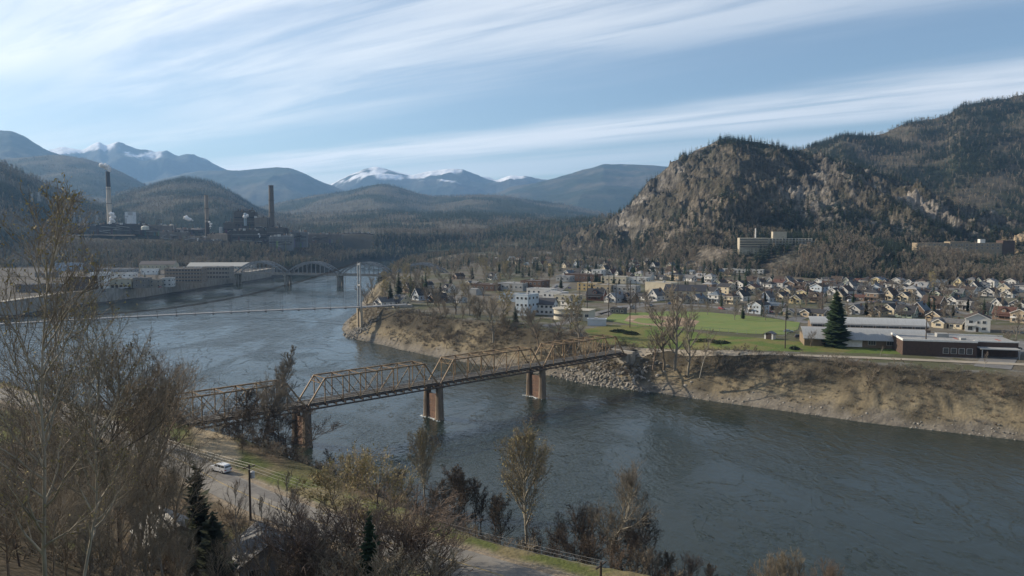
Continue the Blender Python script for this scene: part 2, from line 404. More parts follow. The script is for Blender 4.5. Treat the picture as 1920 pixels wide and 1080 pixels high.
def build_water():
    me = mesh_from('river', [(-2500, 20, 0), (2500, 20, 0), (2500, 1760, 0), (-2500, 1760, 0)], [(0, 1, 2, 3)], water_material())
    tag(obj('river', me), kind='structure')
build_water()

# ------------------------------------------------------------------ hills and mountains
HILLS = {}
def hill(name, sky, D, B, base, back, nz, cols, rows_n, colour, prof=1.0, seed=0, zfn=None, material=None, sub=0.0):
    """sky: (px,py) points of its crest; D: distance of the crest (number or one per point); B: distance of its foot; nz: relief in metres"""
    P = np.array(sky, float); u = (P[:, 0] - 960) / FPX
    Dv = np.broadcast_to(np.asarray(D, float), (len(P),)); Bv = np.broadcast_to(np.asarray(B, float), (len(P),))
    zc = np.array([zat(py, d) for py, d in zip(P[:, 1], Dv)])
    us = np.linspace(u[0], u[-1], cols)
    # smooth interpolation along the crest
    def itp(v):
        w = np.interp(us, u, v); k = max(3, cols // 60) | 1; pad = np.pad(w, k // 2, mode='edge'); return np.convolve(pad, np.ones(k) / k, 'valid')
    Di, Bi, zi = itp(Dv), itp(Bv), itp(zc)
    t = np.concatenate([np.linspace(0, 1, rows_n), 1 + np.linspace(0.06, 1, max(6, rows_n // 4))])
    T, _ = np.meshgrid(t, us, indexing='ij')
    Y = np.where(T <= 1, Bi + (Di - Bi) * T, Di + (T - 1) * back); X = us[None, :] * Y
    lam = max(60.0, (Di.mean() - Bi.mean()) / 3.5)
    rel = fbm(X / lam, Y / lam, 40 + seed, 6, 0.5, True) - 0.5
    p = np.where(T <= 1, np.clip(T, 0, 1) ** prof, 1.0)
    if zfn is not None: p, extra = zfn(X, Y, T, us)
    else: extra = 0
    Z = base + (zi[None, :] - base) * p
    env = np.clip(T, 0, 1) * np.clip(1.25 - T, 0.12, 1) * np.where(T <= 1, 1, 0.3)
    Z = Z + nz * rel * env * 1.6 + extra - np.where(T > 1, (T - 1) ** 1.5 * (zi[None, :] - base) * 0.75, 0)
    V = np.stack([X.ravel(), Y.ravel(), Z.ravel()], 1)
    me = mesh_from(name, V, grid_faces(len(t), cols), None, True)
    color_attr(me, colour(X.ravel(), Y.ravel(), Z.ravel(), T.ravel(), rel.ravel()))
    me.materials.append(material or mat('hillside', (1.15, 1.15, 1.15), (0.72, 0.72, 0.72), 0.02, 0.95, 3.0, 0.06, attr='tint', spec=0.05, detail=8))
    o = tag(obj(name, me), kind='structure')
    HILLS[name] = dict(us=us, t=t, Y=Y, Z=Z, X=X, o=o)
    return o
def on_hill(name, n, cond, seed=0):
    """random points on a hill's sheet, kept where cond(X,Y,Z,T,px) is a probability"""
    h = HILLS[name]; rng = np.random.default_rng(seed); nr, nc = h['Z'].shape
    r = rng.uniform(0, nr - 1.001, n); c = rng.uniform(0, nc - 1.001, n)
    i = r.astype(int); j = c.astype(int); fr = r - i; fc = c - j
    def b(A): return A[i, j] * (1 - fr) * (1 - fc) + A[i + 1, j] * fr * (1 - fc) + A[i, j + 1] * (1 - fr) * fc + A[i + 1, j + 1] * fr * fc
    X, Y, Z = b(h['X']), b(h['Y']), b(h['Z']); T = np.interp(r, np.arange(nr), h['t'])
    px = 960 + FPX * X / Y; py = 540 - FPX * ((Z - CAMZ) / Y + math.tan(PITCH)) / (1 - (Z - CAMZ) / Y * math.tan(PITCH))
    k = rng.uniform(0, 1, n) < cond(X, Y, Z, T, px)
    return np.stack([X, Y, Z - 0.3], 1)[k]

def forest_col(a=(0.030, 0.040, 0.024), b=(0.085, 0.078, 0.055), snow=None, seed=0, lam=160.0, amt=0.5):
    def f(x, y, z, t, rel):
        n = fbm(x / lam, y / lam, 60 + seed, 5); c = mixc(a, b, sstep(0.5 - 0.14, 0.5 + 0.16, n + (amt - .5) * .4))
        if snow:
            z0, w, k = snow; m = fbm(x / (lam * 1.4), y / (lam * 1.4), 80 + seed, 5, 0.6)
            s = sstep(z0 - w, z0 + w, z + (m - 0.5) * k); s = s * sstep(0.45, 0.54, m + 0.12 * sstep(z0, z0 + 3 * w, z)); c = mixc(c, (0.80, 0.82, 0.86), s)
        return c
    return f
# farthest first
hill('snowy_mountains', [(60, 300), (95, 282), (125, 278), (165, 286), (195, 273), (207, 281), (230, 273), (265, 287), (300, 290), (320, 287), (340, 296), (360, 294), (400, 305), (430, 320), (480, 345), (560, 360)],
     11500, 8500, 40, 3000, 420, 260, 60, forest_col((0.03, 0.04, 0.032), (0.06, 0.06, 0.05), (1150, 45, 560), 1, 420), 0.9, 1)
hill('snowy_range', [(560, 370), (625, 345), (660, 330), (690, 321), (710, 319), (740, 325), (770, 333), (800, 328), (835, 321), (850, 320), (872, 322), (900, 332), (930, 335), (955, 325), (985, 327), (1005, 335), (1050, 352), (1120, 370)],
     12500, 9000, 40, 3000, 420, 260, 60, forest_col((0.03, 0.04, 0.032), (0.06, 0.06, 0.05), (850, 40, 620), 2, 420), 0.9, 2)
hill('blue_mountain_far_left', [(-180, 232), (-60, 240), (0, 248), (30, 250), (60, 262), (100, 284), (140, 302), (200, 330), (260, 350)], 8000, 5600, 30, 2500, 240, 160, 50, forest_col(snow=(1130, 60, 400), seed=3, lam=500, amt=.35), 0.9, 3)
hill('blue_mountain', [(230, 362), (290, 345), (340, 331), (380, 325), (440, 320), (490, 316), (520, 314), (545, 317), (580, 332), (620, 350), (650, 361), (700, 376), (780, 392)], 9500, 6800, 30, 3000, 240, 200, 50, forest_col(seed=4, lam=420, amt=.35), 0.9, 4)
hill('blue_mountain_ridge', [(900, 380), (960, 355), (1010, 345), (1050, 335), (1090, 321), (1130, 311), (1160, 310), (1200, 311), (1245, 315), (1300, 322), (1400, 335)], 9500, 6000, 30, 3000, 260, 220, 60, forest_col(snow=(905, 40, 420), seed=5, lam=420, amt=.4), 0.85, 5)
hill('wooded_hill_behind', [(-150, 310), (0, 304), (40, 297), (90, 293), (130, 291), (170, 297), (210, 311), (245, 328), (275, 345), (330, 372), (380, 390)], 5600, 3600, 40, 1600, 90, 160, 50, forest_col(seed=6, lam=260, amt=.5), 0.85, 6)
hill('middle_hill', [(420, 400), (520, 384), (600, 366), (650, 361), (680, 353), (700, 348), (720, 346), (745, 351), (775, 361), (810, 369), (850, 367), (890, 365), (930, 364), (960, 368), (1000, 376), (1060, 386), (1130, 400), (1200, 412), (1280, 420)], 5400, 3300, 30, 1800, 80, 260, 60, forest_col(seed=7, lam=230, amt=.6), 0.85, 7)
hill('round_hill', [(120, 415), (190, 385), (230, 361), (270, 352), (300, 345), (340, 338), (370, 337), (400, 341), (425, 352), (450, 367), (480, 388), (510, 400), (570, 415), (640, 425)], 3600, 2100, 45, 1300, 60, 180, 60, forest_col(seed=8, lam=170, amt=.5), 0.8, 8)
hill('wooded_slope', [(-500, 200), (-300, 240), (-100, 275), (0, 299), (50, 325), (100, 349), (150, 369), (200, 388), (250, 405), (300, 416), (360, 424)], [1900, 1950, 2050, 2150, 2200, 2250, 2300, 2350, 2400, 2450, 2500], [900, 1000, 1150, 1250, 1300, 1400, 1500, 1600, 1700, 1800, 1900], 28, 900, 40, 180, 70, forest_col((0.03, 0.037, 0.023), (0.075, 0.066, 0.045), seed=9, lam=110, amt=.45), 0.9, 9)
hill('valley_hills', [(300, 422), (400, 416), (480, 410), (560, 404), (640, 402), (720, 398), (800, 402), (880, 400), (960, 404), (1040, 410), (1120, 412), (1250, 420)], 3300, 1950, 26, 1200, 35, 240, 60, forest_col((0.034, 0.042, 0.026), (0.11, 0.098, 0.07), seed=10, lam=150, amt=.62), 0.8, 10)
hill('pine_ridge', [(800, 460), (860, 447), (905, 437), (950, 427), (1000, 420), (1050, 416), (1110, 410), (1170, 405), (1230, 400), (1330, 392)], 2300, 1560, 24, 900, 25, 150, 50, forest_col(seed=11, lam=110, amt=.35), 0.75, 11)

def rock_col(x, y, z, t, rel):
    px = 960 + FPX * x / y
    n = fbm(x / 30, z / 18, 91, 5, 0.6); n2 = fbm(x / 90, y / 90, 92, 4); n3 = fbm(x / 9, z / 6, 93, 3)
    c = mixc((0.060, 0.055, 0.047), (0.135, 0.122, 0.103), sstep(0.38, 0.62, n)); c = mixc(c, (0.25, 0.23, 0.20), sstep(0.56, 0.74, n3) * 0.6)
    crk = fbm((x + 0.6 * z) / 13, (z - 0.35 * x) / 7, 97, 4, 0.6, True); c = c * (0.42 + 0.95 * sstep(0.35, 0.75, crk))[:, None]
    scrub = mixc((0.040, 0.040, 0.026), (0.085, 0.07, 0.048), sstep(0.3, 0.7, n3))
    lowm = (1 - sstep(0.28, 0.5, t)) * (0.45 + 0.55 * sstep(1330, 1420, px)); c = mixc(c, scrub, np.clip(sstep(0.46, 0.58, n2) * 0.7 + lowm * 0.55, 0, 1))
    c = mixc(c, (0.24, 0.215, 0.185), sstep(0.60, 0.68, n) * sstep(1590, 1640, px) * (1 - sstep(1760, 1800, px)) * sstep(0.3, 0.5, t))
    c = mixc(c, (0.17, 0.13, 0.085), lowm * sstep(1080, 1120, px) * (1 - sstep(1380, 1480, px)) * 0.5)
    c = mixc(c, (0.40, 0.31, 0.20), sstep(1868, 1885, px) * (1 - sstep(1945, 1975, px)) * sstep(0.36, 0.40, t) * (1 - sstep(0.50, 0.56, t + (n - .5) * .2)))
    return c
def crag(X, Y, T, us):
    px = 960 + FPX * us[None, :] + 0 * T
    bench = sstep(1350, 1420, px)                         # the shelf with the long buildings
    tt = np.clip(T, 0, 1)
    shelf = np.where(tt < 0.24, 0.20 * sstep(0.0, 0.24, tt), np.where(tt < 0.37, 0.20, 0.20 + 0.80 * ((tt - 0.37) / 0.63) ** 0.85))
    p = shelf * bench + (tt ** 1.05) * (1 - bench)
    lo_ = 0.10 + 0.28 * bench
    on = sstep(0, 0.13, tt - lo_) * (1 - 0.88 * sstep(0.78, 0.97, tt)) * np.where(T <= 1, 1, 0.3)
    cr = fbm(X / 70, (Y * 0.6 + X * 0.5) / 45, 95, 5, 0.6, True); st = fbm(X / 22, Y / 16, 96, 4, 0.6)
    ter = np.round(cr * 9) / 9.0
    return p, on * ((0.40 * cr + 0.60 * ter - 0.55) * 80 + (st - 0.5) * 24 + (fbm((X + 0.8 * Y) / 17, (X - 0.8 * Y) / 70, 98, 4, 0.55, True) - 0.5) * 22)
rockm = mat('mountain_rock', (1.2, 1.2, 1.2), (0.55, 0.55, 0.57), 0.16, 0.95, 4.0, 0.22, attr='tint', spec=0.08, detail=9)
hill('rocky_mountain', [(1010, 492), (1060, 478), (1100, 455), (1130, 430), (1165, 402), (1200, 365), (1225, 338), (1245, 320), (1270, 300), (1300, 284), (1330, 272), (1352, 264), (1400, 268), (1450, 277), (1500, 290), (1550, 300), (1620, 318), (1700, 348), (1780, 385), (1860, 420), (1960, 445), (2100, 452)],
     [1750, 1700, 1650, 1600, 1550, 1520, 1500, 1490, 1480, 1470, 1460, 1450, 1440, 1430, 1420, 1400, 1370, 1330, 1290, 1260, 1230, 1210],
     [1500, 1420, 1330, 1240, 1160, 1090, 1040, 1000, 960, 930, 900, 880, 850, 820, 790, 770, 755, 745, 735, 725, 715, 700], 16, 700, 26, 520, 230, rock_col, 1, 12, crag, rockm)
hill('high_ridge', [(1380, 330), (1440, 300), (1500, 284), (1540, 270), (1575, 256), (1640, 257), (1700, 236), (1740, 226), (1765, 221), (1790, 201), (1850, 189), (1920, 176), (2020, 160), (2150, 140)],
     [2300, 2250, 2200, 2150, 2100, 2150, 2200, 2250, 2250, 2200, 2200, 2250, 2250, 2300], [1650, 1600, 1550, 1500, 1480, 1450, 1420, 1400, 1380, 1360, 1340, 1320, 1300, 1250], 60, 900, 70, 260, 110,
     forest_col((0.032, 0.038, 0.024), (0.10, 0.088, 0.066), seed=13, lam=80, amt=.55), 0.85, 13)

# the air
def build_haze():
    mb = MB(); mb.box(-16000, 16000, -600, 17000, -12, 1450)
    m = bpy.data.materials.new('haze_air'); m.use_nodes = True; nt = m.node_tree; nt.nodes.clear()
    o = nt.nodes.new('ShaderNodeOutputMaterial'); v = nt.nodes.new('ShaderNodeVolumePrincipled')
    v.inputs['Color'].default_value = (0.31, 0.58, 1.0, 1); v.inputs['Density'].default_value = 5.8e-5; v.inputs['Anisotropy'].default_value = 0.2
    nt.links.new(v.outputs[0], o.inputs['Volume'])
    tag(mb.build('haze', m), 'pale blue haze filling the valley air', 'haze', kind='stuff')
build_haze()
# ------------------------------------------------------------------ trees
def tubes(P, Q, r0, r1, n):
    """open tubes for many segments at once"""
    P = np.asarray(P, float); Q = np.asarray(Q, float); r0 = np.asarray(r0, float); r1 = np.asarray(r1, float); k = len(P)
    d = Q - P; d /= np.linalg.norm(d, axis=1, keepdims=True) + 1e-9
    u = np.where(np.abs(d[:, 2:3]) < 0.9, np.array([[0, 0, 1.0]]), np.array([[1.0, 0, 0]]))
    a = np.cross(d, u); a /= np.linalg.norm(a, axis=1, keepdims=True) + 1e-9; b = np.cross(d, a)
    ang = 2 * math.pi * np.arange(n) / n
    ring = a[:, None, :] * np.cos(ang)[None, :, None] + b[:, None, :] * np.sin(ang)[None, :, None]
    V = np.concatenate([P[:, None, :] + ring * r0[:, None, None], Q[:, None, :] + ring * r1[:, None, None]], 1).reshape(-1, 3)
    i = np.arange(n); j = (i + 1) % n
    f = np.stack([i, j, n + j, n + i], 1)
    F = (np.arange(k) * 2 * n)[:, None, None] + f[None]
    return V, F.reshape(-1, 4)
def rot_about(v, ax, ang):
    return v * math.cos(ang) + np.cross(ax, v) * math.sin(ang) + ax * np.dot(ax, v) * (1 - math.cos(ang))
def unit(v): return v / (np.linalg.norm(v) + 1e-9)
def grow(seed, H, r0, bole=0.25, limbs=16, ang=45, limb=0.42, up=0.25, sub=8, twig=6, fine=3, stems=1, wander=0.10, taper_top=0.75, lean=0.0, tw=0.02, shape='round'):
    rng = np.random.default_rng(seed); big = []; small = []; tips = []
    def perp(d):
        v = unit(np.cross(d, rng.normal(size=3))); return v
    def path(p, d, L, ra, rb, nseg, upw, store):
        pts = [p.copy()]; ds = []
        for i in range(nseg):
            d = unit(d + rng.normal(size=3) * wander + np.array([0, 0, upw]))
            q = p + d * L / nseg; a = ra + (rb - ra) * i / nseg; b = ra + (rb - ra) * (i + 1) / nseg
            store.append((p, q, a, b)); p = q; pts.append(p.copy()); ds.append(d.copy())
        return pts, ds
    def along(pts, ds, f):
        n = len(ds); k = min(n - 1, int(f * n)); t = f * n - k; return pts[k] * (1 - t) + pts[k + 1] * t, ds[k]
    for s in range(stems):
        d0 = unit(np.array([lean, 0, 1.0]) + (rng.normal(size=3) * 0.35 * np.array([1, 1, 0]) if stems > 1 else 0))
        hs = H * (rng.uniform(0.7, 1) if stems > 1 else 1); rs = r0 * (0.6 if stems > 1 else 1)
        base = np.array([rng.normal() * 0.05 * H, rng.normal() * 0.05 * H, -0.4]) if stems > 1 else np.array([0, 0, -0.5])
        pts, ds = path(base, d0, hs, rs, rs * 0.10, 9, 0.06, big)
        nl = max(3, limbs // stems)
        for i in range(nl):
            f = bole + (0.97 - bole) * ((i + rng.uniform(0, 1)) / nl)
            p, d = along(pts, ds, f)
            rel = (f - bole) / (1 - bole)
            env = {'round': math.sin(math.pi * (0.18 + 0.78 * rel)) ** 0.8, 'cone': 1.0 - 0.85 * rel, 'vase': 0.55 + 0.5 * rel if rel < 0.7 else 1.6 * (1.05 - rel) + 0.35}[shape]
            L1 = H * limb * env * rng.uniform(0.75, 1.15); a1 = R(ang) * (1.15 - 0.5 * rel) * rng.uniform(0.8, 1.2)
            ax = perp(d); d1 = rot_about(d, ax, a1); r1 = rs * (1 - 0.85 * f) * 0.55 + tw
            p1, e1 = path(p, d1, L1, r1, tw, 5, up * 0.5, big)
            ns = max(2, int(sub * (0.5 + 0.6 * env)))
            for j in range(ns):
                g = 0.2 + 0.8 * (j + rng.uniform(0, 1)) / ns; q, e = along(p1, e1, min(g, 0.99))
                L2 = L1 * 0.5 * (1.15 - 0.6 * g) * rng.uniform(0.7, 1.2); d2 = rot_about(e, perp(e), R(ang * 0.95) * rng.uniform(0.6, 1.2))
                r2 = tw + (r1 - tw) * (1 - g) * 0.45
                p2, e2 = path(q, d2, L2, r2, tw * 0.8, 3, up * 0.6, small)
                for k in range(twig):
                    w, e = along(p2, e2, min(0.99, 0.15 + 0.85 * (k + rng.uniform(0, 1)) / twig))
                    d3 = unit(rot_about(e, perp(e), R(40) * rng.uniform(0.5, 1.3)) + np.array([0, 0, up * 0.8])); L3 = L2 * rng.uniform(0.3, 0.6)
                    x = w + d3 * L3; small.append((w, x, tw * 0.75, tw * 0.4)); tips.append(x)
                    for m in range(fine):
                        w2 = w + d3 * L3 * rng.uniform(0.2, 0.95); d4 = unit(d3 + rng.normal(size=3) * 0.55 + np.array([0, 0, up * 0.3]))
                        x2 = w2 + d4 * L3 * rng.uniform(0.35, 0.7); small.append((w2, x2, tw * 0.55, tw * 0.3)); tips.append(x2)
    return big, small, np.array(tips)
def seg_mesh(name, segs, n, m, buds=None, bud_m=None, bs=0.12, seed=0):
    A = np.array([s[0] for s in segs]); B = np.array([s[1] for s in segs]); ra = [s[2] for s in segs]; rb = [s[3] for s in segs]
    V, F = tubes(A, B, ra, rb, n); nq = len(F)
    if buds is not None and len(buds):
        rng = np.random.default_rng(seed); k = len(buds); o = rng.normal(size=(k, 2, 3)) * bs
        T = np.stack([buds, buds + o[:, 0] + [0, 0, -bs], buds + (o[:, 0] + o[:, 1]) * 0.6 + [0, 0, -bs * 1.6], buds + o[:, 1]], 1).reshape(-1, 3)
        F = np.concatenate([F, len(V) + np.arange(k * 4).reshape(-1, 4)]); V = np.concatenate([V, T])
    me = mesh_from(name, V, F, m)
    if buds is not None and len(buds):
        me.materials.append(bud_m); mi = np.zeros(len(me.polygons), np.int32); mi[nq:] = 1; me.polygons.foreach_set('material_index', mi)
    return me
BARK = {
    'pale': mat('bark_pale', (0.36, 0.33, 0.27), (0.22, 0.20, 0.16), 1.5, 0.9, stretch=(1, 1, 0.3)),
    'grey': mat('bark_grey', (0.22, 0.195, 0.16), (0.13, 0.115, 0.09), 1.5, 0.9, stretch=(1, 1, 0.3), rnd=0.2),
    'brown': mat('bark_brown', (0.20, 0.155, 0.108), (0.115, 0.09, 0.065), 1.5, 0.9, stretch=(1, 1, 0.3), rnd=0.2),
    'dark': mat('bark_dark', (0.085, 0.066, 0.052), (0.05, 0.04, 0.033), 1.5, 0.9, rnd=0.2),
    'red': mat('twig_red', (0.19, 0.145, 0.11), (0.115, 0.088, 0.068), 1.5, 0.9, rnd=0.15),
    'tan': mat('twig_tan', (0.27, 0.23, 0.17), (0.17, 0.145, 0.105), 0.6, 0.9, rnd=0.2),
    'olive': mat('twig_olive', (0.34, 0.29, 0.185), (0.22, 0.185, 0.115), 0.6, 0.9, rnd=0.15),
}
BUD_Y = mat('catkins_yellow', (0.34, 0.28, 0.12), (0.22, 0.185, 0.08), 2.0, 0.8)
BUD_B = mat('buds_brown', (0.14, 0.105, 0.065), (0.09, 0.07, 0.045), 2.0, 0.8)
NEEDLE = mat('needles', (0.026, 0.046, 0.019), (0.013, 0.025, 0.011), 1.2, 0.8, rnd=0.3, spec=0.15)
NEEDLE3 = mat('needles_pine', (0.05, 0.062, 0.035), (0.028, 0.036, 0.022), 1.2, 0.8, rnd=0.2, spec=0.15)
NEEDLE2 = mat('needles_blue', (0.035, 0.048, 0.032), (0.018, 0.027, 0.018), 1.2, 0.8, rnd=0.25, spec=0.15)

PROTO = {}
def proto_bare(key, H, trunk_m, twig_m, buds=None, nb=0.0, bs=0.12, sides=3, trunk_sides=6, **kw):
    big, small, tips = grow(hash_s(key), H, **kw)
    rng = np.random.default_rng(5)
    b = tips[rng.uniform(size=len(tips)) < nb] if buds else None
    PROTO[key] = (seg_mesh('trunk', big, trunk_sides, BARK[trunk_m]), seg_mesh('crown', small, sides, BARK[twig_m], b, buds, bs), H)
def hash_s(s): return sum((i + 3) * ord(c) * 131 for i, c in enumerate(s)) % 99991
# near kinds
proto_bare('poplar_a', 24, 'pale', 'tan', BUD_Y, 0.25, 0.11, r0=0.42, bole=0.30, limbs=30, ang=38, limb=0.36, up=0.28, sub=10, twig=7, fine=3, tw=0.034, shape='round')
proto_bare('poplar_b', 22, 'pale', 'grey', None, r0=0.36, bole=0.22, limbs=28, ang=40, limb=0.34, up=0.26, sub=9, twig=7, fine=3, tw=0.032, shape='round')
proto_bare('cone_tree', 22, 'grey', 'grey', None, r0=0.30, bole=0.22, limbs=44, ang=46, limb=0.30, up=0.30, sub=9, twig=7, fine=3, tw=0.036, shape='cone')
proto_bare('broad_a', 20, 'brown', 'tan', None, r0=0.30, bole=0.16, limbs=18, ang=46, limb=0.46, up=0.24, sub=9, twig=6, fine=3, tw=0.022, shape='round')
proto_bare('broad_b', 18, 'grey', 'tan', BUD_B, 0.2, 0.08, r0=0.24, bole=0.14, limbs=18, ang=40, limb=0.44, up=0.30, sub=9, twig=6, fine=3, tw=0.020, shape='vase')
proto_bare('broad_c', 17, 'dark', 'brown', None, r0=0.24, bole=0.2, limbs=16, ang=50, limb=0.46, up=0.20, sub=9, twig=6, fine=3, tw=0.022, shape='round')
proto_bare('alder_a', 15, 'dark', 'dark', BUD_B, 0.3, 0.10, r0=0.20, bole=0.18, limbs=22, ang=50, limb=0.36, up=0.15, sub=8, twig=6, fine=3, tw=0.034, shape='round')
proto_bare('alder_slim', 16, 'dark', 'dark', BUD_B, 0.2, 0.08, r0=0.17, bole=0.30, limbs=20, ang=40, limb=0.22, up=0.22, sub=7, twig=5, fine=3, tw=0.030, wander=0.14, shape='round')
proto_bare('alder_b', 13, 'dark', 'dark', None, r0=0.17, bole=0.2, limbs=26, ang=52, limb=0.38, up=0.12, sub=8, twig=6, fine=3, stems=4, tw=0.034, shape='round')
proto_bare('shrub_red', 7, 'red', 'red', None, r0=0.12, bole=0.08, limbs=30, ang=40, limb=0.55, up=0.2, sub=8, twig=6, fine=3, stems=6, tw=0.018, shape='round')
proto_bare('shrub_tan', 6, 'brown', 'tan', None, r0=0.12, bole=0.08, limbs=30, ang=38, limb=0.5, up=0.3, sub=7, twig=6, fine=3, stems=6, tw=0.018, shape='round')
proto_bare('willow', 14, 'dark', 'olive', BUD_Y, 0.55, 0.11, r0=0.32, bole=0.14, limbs=22, ang=50, limb=0.5, up=0.25, sub=10, twig=7, fine=3, stems=2, tw=0.022, shape='round')
proto_bare('thin_birch', 12, 'pale', 'red', None, r0=0.11, bole=0.25, limbs=18, ang=38, limb=0.24, up=0.3, sub=6, twig=4, fine=2, tw=0.016, shape='round')
proto_bare('catkin_aspen', 26, 'pale', 'grey', BUD_Y, 0.4, 0.06, r0=0.15, bole=0.20, limbs=34, ang=42, limb=0.26, up=0.22, sub=8, twig=6, fine=2, tw=0.016, lean=0.05, wander=0.13, shape='round', sides=3)
# town kinds
proto_bare('town_bare_a', 13, 'brown', 'grey', None, r0=0.3, bole=0.18, limbs=13, ang=46, limb=0.46, up=0.25, sub=7, twig=5, fine=2, tw=0.045, shape='round', trunk_sides=5)
proto_bare('town_bare_b', 14, 'grey', 'tan', None, r0=0.3, bole=0.2, limbs=13, ang=40, limb=0.40, up=0.3, sub=7, twig=5, fine=2, tw=0.045, shape='vase', trunk_sides=5)
proto_bare('town_bare_c', 16, 'grey', 'olive', BUD_Y, 0.35, 0.22, r0=0.3, bole=0.15, limbs=14, ang=40, limb=0.36, up=0.25, sub=7, twig=5, fine=2, tw=0.045, shape='round', trunk_sides=5)
# far kinds, only ever used in masses
FAR_BARE = []
for i, tm in enumerate(('grey', 'tan', 'brown', 'tan')):
    b, s, _ = grow(300 + i, 13, 0.22, bole=0.2, limbs=9, ang=42, limb=0.36, up=0.3, sub=4, twig=3, fine=2, tw=0.11, shape='round' if i % 2 else 'vase')
    FAR_BARE.append(seg_mesh('far_bare', b + s, 3, BARK[tm]))
def conifer(name, H, seed, layers, per, width, m, blades=2, droop=0.35, gap=0.0, trunk_m='brown', base=0.06, point=1.0, jit=0.01):
    rng = np.random.default_rng(seed); V = []; F = []
    for i in range(layers):
        f = (i + rng.uniform(0, 0.6)) / layers; z = H * (base + (1 - base) * f); r = rng.uniform(0.78, 1.14) * H * width * ((1 - f) ** point) * (0.5 + 0.5 * min(1, f * 7 + 0.35)) + 0.02 * H
        for k in range(per):
            if rng.uniform() < gap: continue
            a = 2 * math.pi * (k + rng.uniform(-0.35, 0.35)) / per + i * 1.3; L = r * rng.uniform(0.65, 1.15)
            for bld in range(blades):
                aa = a + rng.uniform(-0.3, 0.3); fr = (bld + 1) / blades; c, s = math.cos(aa), math.sin(aa); w = L * rng.uniform(0.28, 0.42) * (0.6 + 0.4 * fr)
                zz = z + rng.normal() * jit * H; st = L * (0.05 if bld == blades - 1 else 0.0); e = L * fr; dz = -droop * e * rng.uniform(0.5, 1.3)
                mid = st + (e - st) * 0.55
                b = len(V)
                V += [(c * st, s * st, zz + 0.25 * w), (c * mid - s * w, s * mid + c * w, zz + dz * 0.6 - 0.15 * w), (c * e, s * e, zz + dz + 0.12 * L), (c * mid + s * w, s * mid - c * w, zz + dz * 0.6 - 0.15 * w)]
                F.append((b, b + 1, b + 2, b + 3))
    crown = mesh_from('crown', np.array(V), np.array(F), m)
    tb = MB(); tb.tube((0, 0, -0.5), (0, 0, H * 0.96), H * 0.016 + 0.05, 0.03, 6)
    return (tb.mesh('trunk', BARK[trunk_m]), crown, H)
PROTO['spruce_big'] = conifer('spruce', 24, 1, 40, 12, 0.28, NEEDLE, 5, 0.22, 0.20, point=0.58, jit=0.018)
PROTO['conifer_a'] = conifer('c', 16, 2, 24, 9, 0.20, NEEDLE, 3, 0.35, 0.05)
PROTO['conifer_b'] = conifer('c', 15, 3, 22, 9, 0.25, NEEDLE2, 3, 0.25, 0.10, point=0.8)
PROTO['conifer_c'] = conifer('c', 14, 4, 18, 8, 0.17, NEEDLE, 3, 0.4, 0.15)
PROTO['near_pine'] = conifer('p', 18, 5, 17, 8, 0.17, NEEDLE3, 7, -0.25, 0.42, 'dark', base=0.12, point=0.5, jit=0.035)
PROTO['near_fir'] = conifer('p', 13, 6, 30, 9, 0.20, NEEDLE, 5, 0.15, 0.12, 'dark', point=0.9)
PROTO['cedar'] = conifer('p', 9, 7, 26, 9, 0.17, NEEDLE, 3, -0.5, 0.0, point=0.5)
FAR_CON = []
for i in range(5):
    t, c, H = conifer('f', 17, 20 + i, 11 if i < 3 else 8, 6, (0.17, 0.21, 0.15, 0.24, 0.19)[i], (NEEDLE, NEEDLE2)[i % 2], 1, 0.35, 0.08, point=(1, .85, 1.1, .7, 1)[i])
    FAR_CON.append(c)

COUNT = {}
def plant(key, name, label, cat, x, y, h=None, group=None, rz=None, zb=None, wide=1.0):
    tr, cr, H = PROTO[key]
    z = tz(x, y) if zb is None else zb
    s = (h or H) / H
    o = thing(name, label, cat, (x, y, z), random.uniform(0, 6.28) if rz is None else rz, group)
    o.scale = (s * wide, s * wide, s)
    obj('trunk', tr, o); obj('crown', cr, o)
    return o
def plant_px(key, name, label, px, pytop, depth, group=None, cat='tree', wide=1.0, rz=None, minh=3.0):
    """tree whose tip shows at this pixel and whose foot stands at that distance"""
    p = at(px, pytop, y=depth); z = tz(p.x, depth); return plant(key, name, label, cat, p.x, depth, max(minh, p.z - z), group, rz, z, wide)

